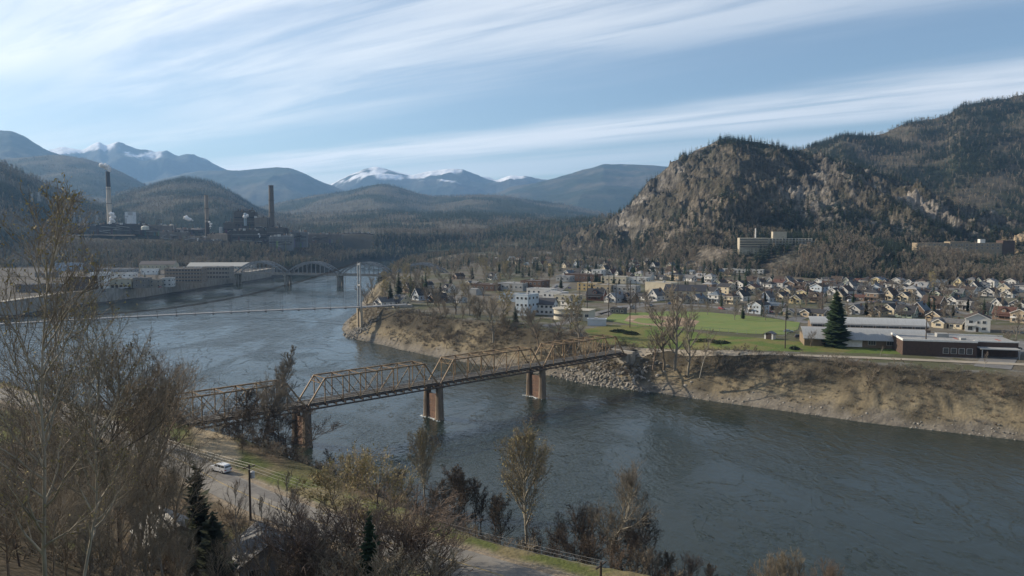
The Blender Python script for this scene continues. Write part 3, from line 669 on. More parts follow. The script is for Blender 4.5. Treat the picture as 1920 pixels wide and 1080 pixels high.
def forests():
    rng = np.random.default_rng(3)
    # wooded slopes of the hills
    def patch(seed, lam, lo, hi):
        return lambda X, Y, Z, T, px: sstep(lo, hi, fbm(X / lam, Y / lam, 60 + seed, 5))
    def inv(seed, lam, lo, hi):
        return lambda X, Y, Z, T, px: 1 - sstep(lo, hi, fbm(X / lam, Y / lam, 60 + seed, 5))
    for nm, n, seed, lam, lab in (('round_hill', 26000, 8, 170, 'the round hill behind the smelter'), ('wooded_slope', 17000, 9, 110, 'the slope at the far left'), ('valley_hills', 26000, 10, 150, 'the valley floor'),
                                  ('pine_ridge', 9000, 11, 110, 'the low ridge beside the rocky mountain'), ('middle_hill', 22000, 7, 230, 'the hill in the middle of the valley'), ('wooded_hill_behind', 14000, 6, 260, 'the hill behind the tall stack')):
        scatter('conifer_forest', 'dark conifer wood on ' + lab, on_hill(nm, n, inv(seed, lam, 0.42, 0.62), seed), FAR_CON, (0.6, 1.25), seed)
        scatter('bare_wood', 'bare pale wood on ' + lab, on_hill(nm, int(n * 0.45), patch(seed, lam, 0.42, 0.6), seed + 50), FAR_BARE, (0.6, 1.2), seed)
    def rk_con(X, Y, Z, T, px):
        n = fbm(X / 60, Y / 60, 141, 4)
        crest = sstep(0.70, 0.88, T) * sstep(0.40, 0.52, n) * np.where(px < 1270, 0.5, 1.0)
        face = 0.10 * sstep(0.5, 0.62, n)
        foot = (1 - sstep(0.30, 0.42, T)) * sstep(0.36, 0.48, n) * 0.75 * (T > 0.02)
        shade = sstep(1530, 1640, px) * sstep(0.34, 0.5, n) * 0.55 * sstep(0.36, 0.46, T) * (1 - sstep(1590, 1640, px) * (1 - sstep(1740, 1790, px)) * sstep(.5, .6, T) * (1 - sstep(.8, .9, T)))
        base2 = sstep(0.37, 0.40, T) * (1 - sstep(0.46, 0.56, T)) * sstep(1400, 1500, px) * 0.7
        return np.clip(crest + face + foot + shade + base2, 0, 1)
    scatter('conifer_forest', 'dark conifers scattered over the rocky mountain', on_hill('rocky_mountain', 34000, rk_con, 21), FAR_CON, (0.5, 1.0), 21)
    def rk_bare(X, Y, Z, T, px):
        n = fbm(X / 50, Y / 50, 142, 4)
        return np.clip((1 - sstep(0, 0.10, T - np.where(px < 1380, 0.16, 0.36))) * sstep(0.34, 0.48, n) + 0.10 * sstep(0.55, 0.65, n), 0, 1) * (T > 0.02) * np.where((T > 0.275) & (T < 0.375) & (px > 1375) & (px < 1920), 0.06, 1)
    scatter('bare_wood', 'bare brown trees on the skirts of the rocky mountain', on_hill('rocky_mountain', 30000, rk_bare, 22), FAR_BARE, (0.55, 1.05), 22)
    scatter('conifer_forest', 'conifers on the high ridge behind the rocky mountain', on_hill('high_ridge', 30000, lambda X, Y, Z, T, px: 0.05 + 0.95 * sstep(0.38, 0.54, fbm(X / 80, Y / 80, 143, 4)), 23), FAR_CON, (0.55, 1.05), 23)
    scatter('bare_wood', 'pale bare aspens on the high ridge', on_hill('high_ridge', 16000, lambda X, Y, Z, T, px: 0.08 + 0.4 * (1 - sstep(0.40, 0.52, fbm(X / 80, Y / 80, 143, 4))), 24), FAR_BARE, (0.6, 1.1), 24)
    # slope below the smelter, far river bank, and the belt between town and valley
    def ground_pts(n, x0, x1, y0, y1, cond, seed):
        r = np.random.default_rng(seed); x = r.uniform(x0, x1, n); y = r.uniform(y0, y1, n); z, q = terrain(x, y, True)
        k = (~q['riv']) & (r.uniform(size=n) < cond(x, y, z, q)); return np.stack([x, y, z - 0.3], 1)[k]
    nn = lambda x, y, s: fbm(x / 45, y / 45, s, 4)
    slope = lambda x, y, z, q: (~q['right']) * sstep(4, 9, z - 12 * (q['dl'] > 9) * (y < 1130)) * (1 - sstep(38, 46, z + 6 * (x > -330))) * np.where(q['dl'] > 8, 1, 0)
    scatter('conifer_forest', 'dark conifers on the slope below the smelter', ground_pts(42000, -1300, 250, 1125, 1700, lambda x, y, z, q: slope(x, y, z, q) * sstep(0.36, 0.55, nn(x, y, 150)) * np.where(x > -330, 0.9, 0.55), 31), FAR_CON, (0.5, 1.0), 31)
    scatter('bare_wood', 'bare trees on the slope below the smelter', ground_pts(22000, -1300, 250, 1125, 1700, lambda x, y, z, q: slope(x, y, z, q) * 0.7, 32), FAR_BARE, (0.6, 1.1), 32)
    scatter('bare_wood', 'pale bare trees on the bench above the far river bank', ground_pts(5000, -330, 500, 1780, 2500, lambda x, y, z, q: (~q['right']) * (z > 45) * sstep(0.45, 0.6, nn(x, y, 151)), 33), FAR_BARE, (0.6, 1.1), 33)
    def belt(x, y, z, q):
        px = 960 + FPX * x / y
        return q['right'] * (q['dr'] > np.where(y > 820, 3, 30)) * np.clip(sstep(0.40, 0.55, nn(x, y, 152)) * sstep(720, 1000, y) + 0.8 * (y > 900) * (q['dr'] < 60), 0, 1) * (px < 1450) * ((px > 900) | (y > 880))
    scatter('conifer_forest', 'dark conifers beyond the last houses of the town', ground_pts(8500, -240, 520, 720, 1700, belt, 34), FAR_CON, (0.5, 0.9), 34)
    scatter('bare_wood', 'bare trees beyond the last houses of the town', ground_pts(9500, -240, 520, 720, 1700, belt, 35), FAR_BARE, (0.5, 0.9), 35)
    farb = lambda x, y, z, q: (~q['right']) * (q['dl'] > 3) * (z < 56)
    scatter('conifer_forest', 'dark conifers on the far bank beyond the arch bridge', ground_pts(5200, -330, 160, 1640, 1960, lambda x, y, z, q: farb(x, y, z, q) * 0.8, 38), FAR_CON, (0.6, 1.15), 38)
    scatter('bare_wood', 'bare trees on the far bank beyond the arch bridge', ground_pts(2600, -330, 160, 1640, 1990, lambda x, y, z, q: farb(x, y, z, q) * 0.7, 39), FAR_BARE, (0.6, 1.1), 39)
    tuft = []
    for i, tm in enumerate(('tan', 'brown', 'tan', 'grey')):
        r = np.random.default_rng(70 + i); P = []; 
        for k in range(34):
            a = r.uniform(0, 6.28); b = np.array([r.normal() * .25, r.normal() * .25, -0.1]); P.append((b, b + np.array([math.cos(a) * r.uniform(.2, .7), math.sin(a) * r.uniform(.2, .7), r.uniform(.3, 1.0)]), 0.035, 0.012))
        tuft.append(seg_mesh('dry_grass', P, 3, BARK[tm]))
    scatter('dry_grass', 'dry grass and weeds on the far river bank', ground_pts(70000, -150, 260, 225, 620, lambda x, y, z, q: q['right'] * (q['dr'] > 5) * (q['dr'] < 30) * (0.25 + 0.75 * sstep(0.42, 0.6, fbm(x / 9, y / 9, 155, 3))), 40), tuft, (0.5, 1.5), 40)
    # scrub on the banks
    br = []
    for i, tm in enumerate(('brown', 'tan', 'grey', 'dark')):
        b, s, _ = grow(400 + i, 3.2, 0.06, bole=0.1, limbs=14, ang=48, limb=0.5, up=0.15, sub=5, twig=3, fine=2, stems=4, tw=0.03, shape='round'); br.append(seg_mesh('bank_scrub', b + s, 3, BARK[tm]))
    def scrub(x, y, z, q):
        n = fbm(x / 16, y / 16, 153, 4)
        left_part = np.where((x < 60), 1.0, 0.55 * sstep(9, 17, q['dr']))
        return q['right'] * (q['dr'] > 7) * (q['dr'] < 30) * sstep(0.40, 0.58, n) * left_part * (x > -75)
    scatter('bank_scrub', 'leafless scrub covering the far river bank', ground_pts(24000, -140, 260, 230, 620, scrub, 36), br, (0.5, 1.3), 36)
    def nscrub(x, y, z, q):
        return (~q['right']) * (q['dl'] > 2) * np.where(q['rs'] < 0, (q['rd'] > 16) * 0.9, (q['rd'] > 9) * sstep(0.36, 0.5, fbm(x / 12, y / 12, 154, 3)))
    scatter('undergrowth', 'brown leafless undergrowth around the near road and bank', ground_pts(5200, -190, 60, 60, 300, nscrub, 37), br, (0.5, 1.2), 37)
forests()
# ------------------------------------------------------------------ truss bridge
STEEL = mat('weathered_truss_paint', (0.29, 0.205, 0.11), (0.12, 0.072, 0.042), 0.5, 0.65, 0.02, 6)
DARKSTEEL = mat('dark_rusty_steel', (0.055, 0.045, 0.038), (0.095, 0.062, 0.042), 0.6, 0.7)
DECKM = mat('old_deck_asphalt', (0.115, 0.11, 0.10), (0.075, 0.072, 0.068), 0.5, 0.9)
CONC = mat('weathered_concrete', (0.36, 0.335, 0.29), (0.22, 0.20, 0.17), 0.35, 0.9, 0.03, 2.0, stretch=(1, 1, 0.4))
PIERC = mat('stained_pier_concrete', (0.23, 0.175, 0.125), (0.10, 0.08, 0.065), 0.5, 0.9, 0.05, 2.0, stretch=(1, 1, 0.35))
PIERW = mat('red_pier_web', (0.20, 0.12, 0.085), (0.11, 0.075, 0.06), 0.6, 0.9, 0.06, 2.0)
FOAM = mat('river_foam', (0.75, 0.78, 0.78), (0.45, 0.5, 0.5), 1.5, 0.6)
Q2 = at(813, 783, 0); Q3 = at(1005, 744, 0); BV = (Q3 - Q2); LS = BV.length; BANG = math.atan2(BV.y, BV.x); Q0 = Q2 - 2 * BV
def truss_bridge():
    DZ = 13.6; Wd = 3.7; HT = 7.6; n = 8; pl = LS / n
    br = thing('truss_bridge', 'rusty tan steel truss bridge on tall piers crossing the near river', 'bridge', (Q0.x, Q0.y, 0), BANG)
    def span(x0):
        d = MB(); d.box(0.3, LS - 0.3, -Wd + 0.5, Wd - 0.5, DZ - 0.25, DZ)
        sp = d.build('truss_span', DECKM, br, (x0, 0, 0))
        for s in (-1, 1):
            y = s * Wd
            for nm, a, b, w in [('end_post', (0.5, y, DZ - 0.6), (pl, y, DZ + HT), 0.42), ('end_post', (LS - 0.5, y, DZ - 0.6), (LS - pl, y, DZ + HT), 0.42), ('top_chord', (pl - .15, y, DZ + HT), (LS - pl + .15, y, DZ + HT), 0.44)]:
                MB().beam(a, b, w, w).build(nm, STEEL, sp)
            MB().beam((0.4, y, DZ - 0.6), (LS - 0.4, y, DZ - 0.6), 0.36, 0.5).build('bottom_chord', DARKSTEEL, sp)
            for i in range(1, n):
                MB().beam((i * pl, y, DZ - 0.5), (i * pl, y, DZ + HT - 0.1), 0.26, 0.3).build('vertical', STEEL, sp)
            for i in range(1, n - 1):
                a, b = ((i * pl, DZ + HT), ((i + 1) * pl, DZ - 0.5)) if i < n / 2 else ((i * pl, DZ - 0.5), ((i + 1) * pl, DZ + HT))
                MB().beam((a[0], y + s * 0.03, a[1]), (b[0], y + s * 0.03, b[1]), 0.16, 0.24).build('diagonal', STEEL, sp)
                if i in (3, 4):
                    a, b = ((i * pl, DZ - 0.5), ((i + 1) * pl, DZ + HT)) if i < n / 2 else ((i * pl, DZ + HT), ((i + 1) * pl, DZ - 0.5))
                    MB().beam((a[0], y - s * 0.12, a[1]), (b[0], y - s * 0.12, b[1]), 0.1, 0.12).build('counter_diagonal', STEEL, sp)
            r = MB()
            for zz in (0.45, 0.95): r.beam((0.5, s * (Wd - 0.45), DZ + zz), (LS - 0.5, s * (Wd - 0.45), DZ + zz), 0.08, 0.14)
            for i in range(26): r.beam((0.8 + i * (LS - 1.6) / 25, s * (Wd - 0.45), DZ), (0.8 + i * (LS - 1.6) / 25, s * (Wd - 0.45), DZ + 1.0), 0.08)
            r.build('railing', DARKSTEEL, sp)
        for i in range(1, n):
            MB().beam((i * pl, -Wd, DZ + HT), (i * pl, Wd, DZ + HT), 0.22, 0.25).build('top_strut', STEEL, sp)
            if i < n - 1:
                for s in (-1, 1): MB().beam((i * pl, -Wd * s, DZ + HT + .02 * s), ((i + 1) * pl, Wd * s, DZ + HT + .02 * s), 0.09, 0.12).build('top_lateral', STEEL, sp)
        for xx in (pl, LS - pl):
            k = 1 if xx < LS / 2 else -1
            for j in range(4):
                y0 = -Wd + j * Wd / 2; z1 = DZ + HT - 1.5; MB().beam((xx - k * 1.25, y0, z1 + (0 if j % 2 else 1.4)), (xx - k * 1.25, y0 + Wd / 2, z1 + (1.4 if j % 2 else 0)), 0.12).build('portal_brace', STEEL, sp)
            MB().beam((xx - k * 1.3, -Wd, z1), (xx - k * 1.3, Wd, z1), 0.16).build('portal_beam', STEEL, sp)
        for i in range(2 * n + 1):
            xx = min(LS - 0.5, max(0.5, i * pl / 2)); MB().beam((xx, -Wd - 1.7, DZ - 0.85), (xx, Wd + 0.3, DZ - 0.85), 0.3, 0.55).build('floor_beam', DARKSTEEL, sp)
        for yy in (-2.2, -0.75, 0.75, 2.2): MB().beam((0.4, yy, DZ - 0.45), (LS - 0.4, yy, DZ - 0.45), 0.22, 0.36).build('stringer', DARKSTEEL, sp)
        MB().tube((0, -Wd - 1.45, DZ - 1.45), (LS, -Wd - 1.45, DZ - 1.45), 0.3, n=8).build('pipe', DARKSTEEL, sp)
        return sp
    s0 = span(0)
    for k in range(1, 4):
        c = copy_tree(s0, br); c.location = (k * LS, 0, 0)
    def pier(x, first=None):
        p = MB(); p.box(-1.5, 1.5, -Wd - 1.4, Wd + 1.4, DZ - 2.0, DZ - 1.16); p = p.build('pier', PIERC, br, (x, 0, 0))
        for s in (-1, 1):
            MB().lathe([(1.75, -4), (1.75, 0.4), (1.6, 0.5), (1.3, DZ - 1.95)], 10, 0, s * Wd).build('pier_column', PIERC, p)
        w = MB(); w.box(-0.55, 0.55, -Wd + 1.3, Wd - 1.3, -4, DZ - 4.6)
        for i in range(4): w.box(-0.66, 0.66, -Wd + 1.4, Wd - 1.4, 0.9 + i * 2.0, 1.15 + i * 2.0)
        w.build('web_wall', PIERW, p)
        return p
    p0 = pier(LS)
    for k in (2, 3):
        c = copy_tree(p0, br); c.location = (k * LS, 0, 0)
    for k in (2, 3):      # white water against the piers
        f = MB(); rr = random.Random(k)
        for i in range(40):
            yy = rr.uniform(-6.2, 6.0); xx = rr.choice((-1, -1, 1)) * rr.uniform(1.0, 2.3) if abs(yy) > 2 else -rr.uniform(0.7, 1.6); r = rr.uniform(0.15, 0.45)
            f.lathe([(r, -0.05), (r * 0.7, r * 0.35), (0.02, r * 0.45)], 6, xx, yy)
        tag(f.build('foam', FOAM, None, (Q0.x + BV.x * k, Q0.y + BV.y * k, 0.02), BANG), 'white water against the foot of bridge pier', 'foam', kind='stuff')
    a = MB(); a.box(4 * LS - 0.5, 4 * LS + 3.5, -Wd - 1.8, Wd + 1.8, 2, DZ - 1.2); a.box(4 * LS + 1.2, 4 * LS + 3.4, -Wd - 3.5, Wd + 3.5, 4, DZ + 0.1); a.build('abutment', CONC, br)
    a = MB(); a.box(4 * LS + 3.4, 4 * LS + 16, -Wd + .2, Wd - .2, DZ - 0.9, DZ - 0.02); a.build('approach_slab', DECKM, br)
    a = MB(); a.box(-3.5, 0.5, -Wd - 1.8, Wd + 1.8, 2, DZ - 1.2); a.box(-3.6, -1.2, -Wd - 3.2, Wd + 3.2, 4, DZ + .1); a.build('abutment', CONC, br)
truss_bridge()

# ------------------------------------------------------------------ arch bridge
def arch_bridge():
    A = at(540, 535, 0); B = at(638, 537, 0); v = B - A; L = v.length; ang = math.atan2(v.y, v.x); O = A - v
    GREY = mat('arch_bridge_steel', (0.24, 0.255, 0.27), (0.17, 0.18, 0.19), 0.3, 0.6)
    b = thing('arch_bridge', 'grey steel tied arch road bridge over the far river', 'bridge', (O.x, O.y, 0), ang)
    DZ = 14.6; Wd = 6.0
    d = MB(); d.box(0.2, L - 0.2, -Wd - 1, Wd + 1, DZ - 1.3, DZ)
    for s in (-1, 1): d.box(0.2, L - 0.2, s * (Wd + 1) - 0.15, s * (Wd + 1) + 0.15, DZ, DZ + 0.9)
    sp = d.build('arch_span', mat('bridge_deck_concrete', (0.30, 0.28, 0.25), (0.2, 0.19, 0.17), 0.2, 0.9), b)
    rise = 13.5; n = 16
    f = lambda t: DZ + rise * 4 * t * (1 - t)
    for s in (-1, 1):
        r = MB()
        for i in range(n):
            t0 = 0.015 + 0.97 * i / n; t1 = 0.015 + 0.97 * (i + 1) / n
            for off in (0, 1.6): r.beam((t0 * L, s * Wd, f(t0) + off * 4 * t0 * (1 - t0)), (t1 * L, s * Wd, f(t1) + off * 4 * t1 * (1 - t1)), 1.0, 1.0)
            r.beam((t0 * L, s * Wd, f(t0)), (t1 * L, s * Wd, f(t1) + 1.6 * 4 * t1 * (1 - t1)), 0.5)
        r.build('arch_rib', GREY, sp)
        for i in range(1, 12):
            t = i / 12; MB().beam((t * L, s * Wd, DZ), (t * L, s * Wd, f(t)), 0.42).build('hanger', GREY, sp)
    for i in range(3, 14):
        t = i / 16; MB().beam((t * L, -Wd, f(t) + 0.8), (t * L, Wd, f(t) + 0.8), 0.6).build('top_brace', GREY, sp)
    for k in range(1, 4):
        c = copy_tree(sp, b); c.location = (k * L, 0, 0)
    m = MB(); m.box(-1.6, 1.6, -8, 8, DZ - 2.6, DZ - 1.32); p = m.build('pier', CONC, b, (L, 0, 0))
    for y in (-6, 0, 6): MB().lathe([(1.5, -3), (1.3, DZ - 2.5)], 10, 0, y).build('pier_column', CONC, p)
    for k in (0, 2, 3, 4):
        c = copy_tree(p, b); c.location = (k * L, 0, 0)
    MB().box(-60, 0.1, -Wd - 1, Wd + 1, DZ - 1.2, DZ - 0.01).build('approach_slab', CONC, b)
arch_bridge()

# ------------------------------------------------------------------ suspension footbridge
def footbridge():
    T = at(675, 622, 2.5); E = at(774, 572, 19.0); Lf = at(0, 612, 19.0); d = Vector((Lf.x - T.x, Lf.y - T.y, 0)).normalized()
    ang = math.atan2(-d.y, -d.x); DZ = 19.0
    PALE = mat('galvanised_steel', (0.30, 0.32, 0.34), (0.23, 0.245, 0.26), 0.4, 0.45, metal=0.2); TAN = mat('tower_leg_concrete', (0.40, 0.34, 0.25), (0.30, 0.25, 0.18), 0.4, 0.85)
    f = thing('footbridge', 'slender suspension footbridge with one pale tower on the riprap point', 'bridge', (T.x, T.y, 0), ang)
    def tower(x):
        t = MB(); t.box(-1.6, 1.6, -4.2, 4.2, -1, 2.2); t = t.build('tower', CONC, f, (x, 0, 0))
        for s in (-1, 1):
            MB().beam((0, s * 2.9, 1), (0, s * 2.5, DZ - 1), 1.7, 1.7).build('lower_leg', TAN, t)
            MB().beam((0, s * 2.5, DZ - 1), (0, s * 2.2, 48), 0.75, 0.8).build('upper_leg', PALE, t)
        for z in (DZ - 1.2, 33, 46.5): MB().beam((0, -2.6, z), (0, 2.6, z), 0.8, 1.0).build('cross_beam', PALE, t)
        return t
    tower(0); tower(-300)
    cam_ = lambda x: DZ + 1.6 * (1 - ((x + 150) / 150) ** 2) if x < 0 else DZ
    n = 60; xs = [-300 + 300 * i / n for i in range(n + 1)] + [11, 22, 33]
    dk = MB(); ra = MB()
    for a, b in zip(xs[:-1], xs[1:]):
        za, zb = cam_(a), cam_(b); dk.beam((a, 0, za - 0.2), (b, 0, zb - 0.2), 3.4, 0.35)
        for s in (-1, 1):
            dk.beam((a, s * 1.7, za - 0.35), (b, s * 1.7, zb - 0.35), 0.25, 0.7)
            for h in (0.5, 1.3): ra.beam((a, s * 1.65, za + h), (b, s * 1.65, zb + h), 0.07, 0.09)
            ra.beam((a, s * 1.65, za), (a, s * 1.65, za + 1.3), 0.07)
    dk.build('deck', mat('footbridge_deck', (0.36, 0.36, 0.36), (0.27, 0.27, 0.27), 0.5, 0.7), f); ra.build('railing', PALE, f)
    for i in range(1, 30):
        x = -300 + 10 * i; MB().beam((x, -3.0, cam_(x) - 0.9), (x, 3.0, cam_(x) - 0.9), 0.35, 0.6).build('cross_beam', DARKSTEEL, f)
    cz = lambda x: cam_(-150) + 2.0 + (48 - cam_(-150) - 2.0) * ((x + 150) / 150) ** 2
    for s in (-1, 1):
        c = MB(); w = MB()
        for i in range(48):
            a = -300 + 300 * i / 48; b = -300 + 300 * (i + 1) / 48; c.tube((a, s * 2.3, cz(a)), (b, s * 2.3, cz(b)), 0.16, n=5, cap=False)
            wy = lambda x: s * (3.0 + 9 * ((x + 150) / 150) ** 2); wz = lambda x: cam_(x) - 2.2 - 9.5 * ((x + 150) / 150) ** 2
            w.tube((a, wy(a), wz(a)), (b, wy(b), wz(b)), 0.06, n=4, cap=False)
        c.tube((0, s * 2.3, 48), (52, s * 2.6, 17), 0.09, n=5, cap=False)
        c.build('main_cable', DARKSTEEL, f); w.build('wind_cable', DARKSTEEL, f)
        for i in range(1, 30):
            x = -300 + 10 * i; MB().tube((x, s * 2.3, cam_(x) - 0.6), (x, s * 2.3, cz(x)), 0.07, n=4).build('hanger', DARKSTEEL, f)
    MB().box(24, 36, -3, 3, 9, DZ - 0.45).build('abutment', CONC, f)
footbridge()

# ------------------------------------------------------------------ river wall of the far town
def offset_line(P, d):
    out = []
    for i, p in enumerate(P):
        a = Vector(P[max(0, i - 1)]); b = Vector(P[min(len(P) - 1, i + 1)]); t = (b - a).normalized(); out.append(Vector(p) + Vector((-t.y, t.x)) * d)
    return out
def river_wall():
    P = [Vector(p) for p in [(-374, 520), (-389, 577), (-389, 672), (-363, 761), (-357, 877), (-342, 1012), (-338, 1105)]]
    P = offset_line([(p.x, p.y) for p in P], 8.4)
    w = thing('river_wall', 'long pale concrete retaining wall along the far town waterfront', 'wall', (P[0].x, P[0].y, 0))
    o = P[0]
    for a, b in zip(P[:-1], P[1:]):
        k = max(1, int((b - a).length / 17))
        for i in range(k):
            p = a + (b - a) * (i / k) - o; q = a + (b - a) * ((i + 0.985) / k) - o
            m = MB(); m.beam((p.x, p.y, 6.1), (q.x, q.y, 6.1), 1.0 + 0.06 * (i % 2), 12.4); m.beam((p.x, p.y, 12.5), (q.x, q.y, 12.5), 1.5, 0.5); t = (q - p).normalized() * 1.0; e = Vector((-t.y, t.x)) * 5.5; m.beam((p.x + e.x, p.y + e.y, 12.1), (q.x + e.x, q.y + e.y, 12.1), 10.0, 0.3); m.build('wall_panel', CONC, w)
river_wall()

# ------------------------------------------------------------------ roads, ball field, lawns
ASPH = mat('pale_asphalt', (0.22, 0.205, 0.18), (0.135, 0.128, 0.118), 0.22, 0.9, 0.02, 6, detail=8)
ASPH2 = mat('town_asphalt', (0.17, 0.165, 0.16), (0.12, 0.118, 0.115), 0.2, 0.9)
DUSTY = mat('dusty_road', (0.32, 0.28, 0.22), (0.23, 0.205, 0.165), 0.2, 0.95)
def smooth_line(P, n=8):
    P = [Vector(p) for p in P]; out = []
    for i in range(len(P) - 1):
        p0, p1, p2, p3 = P[max(0, i - 1)], P[i], P[i + 1], P[min(len(P) - 1, i + 2)]
        for k in range(n):
            t = k / n; out.append(0.5 * ((2 * p1) + (p2 - p0) * t + (2 * p0 - 5 * p1 + 4 * p2 - p3) * t * t + (3 * p1 - p0 - 3 * p2 + p3) * t ** 3))
    return out + [P[-1]]
def ribbon(name, P, w, m, lift=0.06, zf=None, off=0.0, thick=0.0):
    P = smooth_line(P); V = []; F = []
    for i, p in enumerate(P):
        a = P[max(0, i - 1)]; b = P[min(len(P) - 1, i + 1)]; t = (b - a).normalized(); nrm = Vector((-t.y, t.x))
        for s in (-0.5, -0.17, 0.17, 0.5):
            q = p + nrm * (off + s * w); V.append((q.x, q.y, (zf if zf is not None else tz(q.x, q.y)) + lift))
    for i in range(len(P) - 1):
        for j in range(3): a = i * 4 + j; F.append((a, a + 4, a + 5, a + 1))
    return obj(name, mesh_from(name, V, F, m))
tag(ribbon('road', ROAD, 8.6, ASPH, 0.07, 18.0), kind='structure')
YEL = mat('road_paint_yellow', (0.42, 0.30, 0.10), (0.22, 0.18, 0.11), 1.5, 0.9)
tag(ribbon('road_marking', ROAD, 0.22, YEL, 0.08, 18.0), kind='structure')
PATCH = mat('tar_patch', (0.155, 0.148, 0.138), (0.105, 0.10, 0.095), 0.9, 0.9)
for pts, w, off in [([(-40, 133.3), (-50, 141.7), (-60, 151), (-66, 157)], 2.2, -2.6), ([(-72, 163), (-84, 174), (-95, 184)], 3.0, 1.0)]:
    tag(ribbon('road_patch', pts, w, PATCH, 0.075, 18.0, off), kind='structure')
GRAVEL = mat('road_gravel', (0.26, 0.22, 0.165), (0.17, 0.145, 0.11), 1.2, 0.95, 0.05, 5)
def sheet(name, pts, m, lift, kind='structure', label=None, z=TOWN):
    """flat polygon on the town level from pixel corners"""
    V = [tuple(at(px, py, z).xy) + (z + lift,) for px, py in pts]
    o = obj(name, mesh_from(name, V, [tuple(range(len(V)))], m)); return tag(o, label, kind=kind)
def streets():
    g = [on_ground(px, py, 15.5).xy for px, py in [(1150, 649), (1200, 655), (1260, 657), (1320, 659), (1460, 665), (1640, 672), (1800, 679), (1960, 686), (2150, 694)]]
    tag(ribbon('bank_road', [tuple(p) for p in g], 5.5, DUSTY, 0.22), kind='structure')
    for nm, pts, w in [('street', [(1130, 590), (1180, 578), (1240, 570), (1330, 575), (1430, 590), (1520, 606)], 8), ('street', [(1020, 612), (1080, 600), (1150, 580), (1240, 562), (1330, 552), (1450, 545)], 8), ('street', [(1480, 602), (1580, 572), (1660, 566), (1760, 580), (1900, 602)], 9),
                       ('street', [(1000, 575), (1040, 545), (1068, 520), (1078, 505)], 14), ('street', [(1440, 552), (1600, 548), (1760, 552), (1930, 558)], 7), ('street', [(1860, 690), (1885, 660), (1920, 640)], 12)]:
        tag(ribbon(nm, [tuple(at(px, py, TOWN).xy) for px, py in pts], w, ASPH2, 0.10 + 0.01 * w / 10, TOWN), kind='structure')
    GRASS = mat('ball_field_grass', (0.10, 0.155, 0.035), (0.155, 0.175, 0.05), 0.06, 0.95, 0.05, 2, stretch=(1, 2.2, 1), detail=8); LAWN = mat('lawn_grass', (0.115, 0.15, 0.04), (0.16, 0.155, 0.06), 0.12, 0.95, 0.05, 2, detail=8)
    DIRT = mat('infield_dirt', (0.29, 0.20, 0.13), (0.22, 0.16, 0.105), 0.2, 0.95)
    sheet('ball_field', [(1133, 600), (1150, 588), (1262, 584), (1330, 586), (1420, 594), (1500, 605), (1496, 618), (1470, 628), (1400, 626), (1300, 618), (1195, 611)], GRASS, 0.16)
    sheet('infield', [(1170, 602), (1180, 592), (1225, 592), (1290, 597), (1312, 603), (1302, 612), (1255, 614), (1205, 609)], DIRT, 0.20)
    sheet('infield_grass', [(1187, 602), (1195, 597), (1232, 598), (1250, 603), (1232, 608), (1205, 607)], GRASS, 0.24)
    sheet('pitcher_mound', [(1172, 600.5), (1180, 599.3), (1190, 600.3), (1184, 601.6)], mat('mound_clay', (0.42, 0.34, 0.24), (0.34, 0.27, 0.19), 0.5, 0.95), 0.28)
streets()
# ------------------------------------------------------------------ buildings
SIDING = mat('painted_siding', (1, 1, 1), (0.86, 0.85, 0.83), 0.8, 0.8, objcol=True, stretch=(1, 1, 4))
SHINGLE = mat('roof_shingles', (1, 1, 1), (0.68, 0.68, 0.70), 0.9, 0.92, 0.03, 5, objcol=True)
METALROOF = mat('metal_roof', (1, 1, 1), (0.85, 0.85, 0.86), 0.5, 0.55, objcol=True, stretch=(4, 0.3, 1))
WALLM = mat('plaster_wall', (1, 1, 1), (0.80, 0.79, 0.77), 0.25, 0.85, objcol=True)
TRIM = mat('white_trim', (0.72, 0.70, 0.66), (0.6, 0.58, 0.54), 1.0, 0.7)
GLASS = mat('window_glass', (0.035, 0.04, 0.045), (0.06, 0.065, 0.07), 0.8, 0.12, spec=0.6)
BRICK = mat('brick_wall', (0.085, 0.055, 0.042), (0.06, 0.04, 0.033), 1.0, 0.9, 0.02, 8)
DARKW = mat('dark_door', (0.06, 0.045, 0.035), (0.04, 0.03, 0.025), 1.0, 0.7)
def window_mesh(w, h, nx=1):
    m = MB(); m.box(-w / 2 - .09, w / 2 + .09, -0.05, 0.03, -h / 2 - .09, h / 2 + .09); m.cur = 1
    for i in range(nx): m.box(-w / 2 + i * w / nx + .03, -w / 2 + (i + 1) * w / nx - .03, -0.08, -0.02, -h / 2, h / 2)
    return m.mesh('window', [TRIM, GLASS])
_WM = {}
def win(parent, x, y, z, w, h, face=0.0, nx=1, name='window'):
    k = (round(w, 2), round(h, 2), nx)
    if k not in _WM: _WM[k] = window_mesh(w, h, nx)
    o = obj(name, _WM[k], parent, (x, y, z), face); return o
def gable(m, w, y0, y1, z0, rise, over=0.45, t=0.16):
    """two roof slabs, ridge along y"""
    for s in (-1, 1):
        a = w / 2 + over; k = rise / (w / 2); p = [(0, z0 + rise), (s * a, z0 - k * over), (s * a, z0 - k * over + t), (0, z0 + rise + t)]
        m.prism(p, y0 - over, y1 + over)
def gable_wall(m, w, d, h, rise):
    m.prism([(-w / 2, 0), (w / 2, 0), (w / 2, h), (0, h + rise), (-w / 2, h)], -d / 2, d / 2)
def gable_trim(m, w, y, z0, rise, over=0.45):
    for s in (-1, 1):
        a = w / 2 + over; k = rise / (w / 2); m.prism([(0, z0 + rise - 0.16), (s * a, z0 - k * over - 0.16), (s * a, z0 - k * over + 0.13), (0, z0 + rise + 0.13)], y - 0.08, y + 0.03)
HK = {}
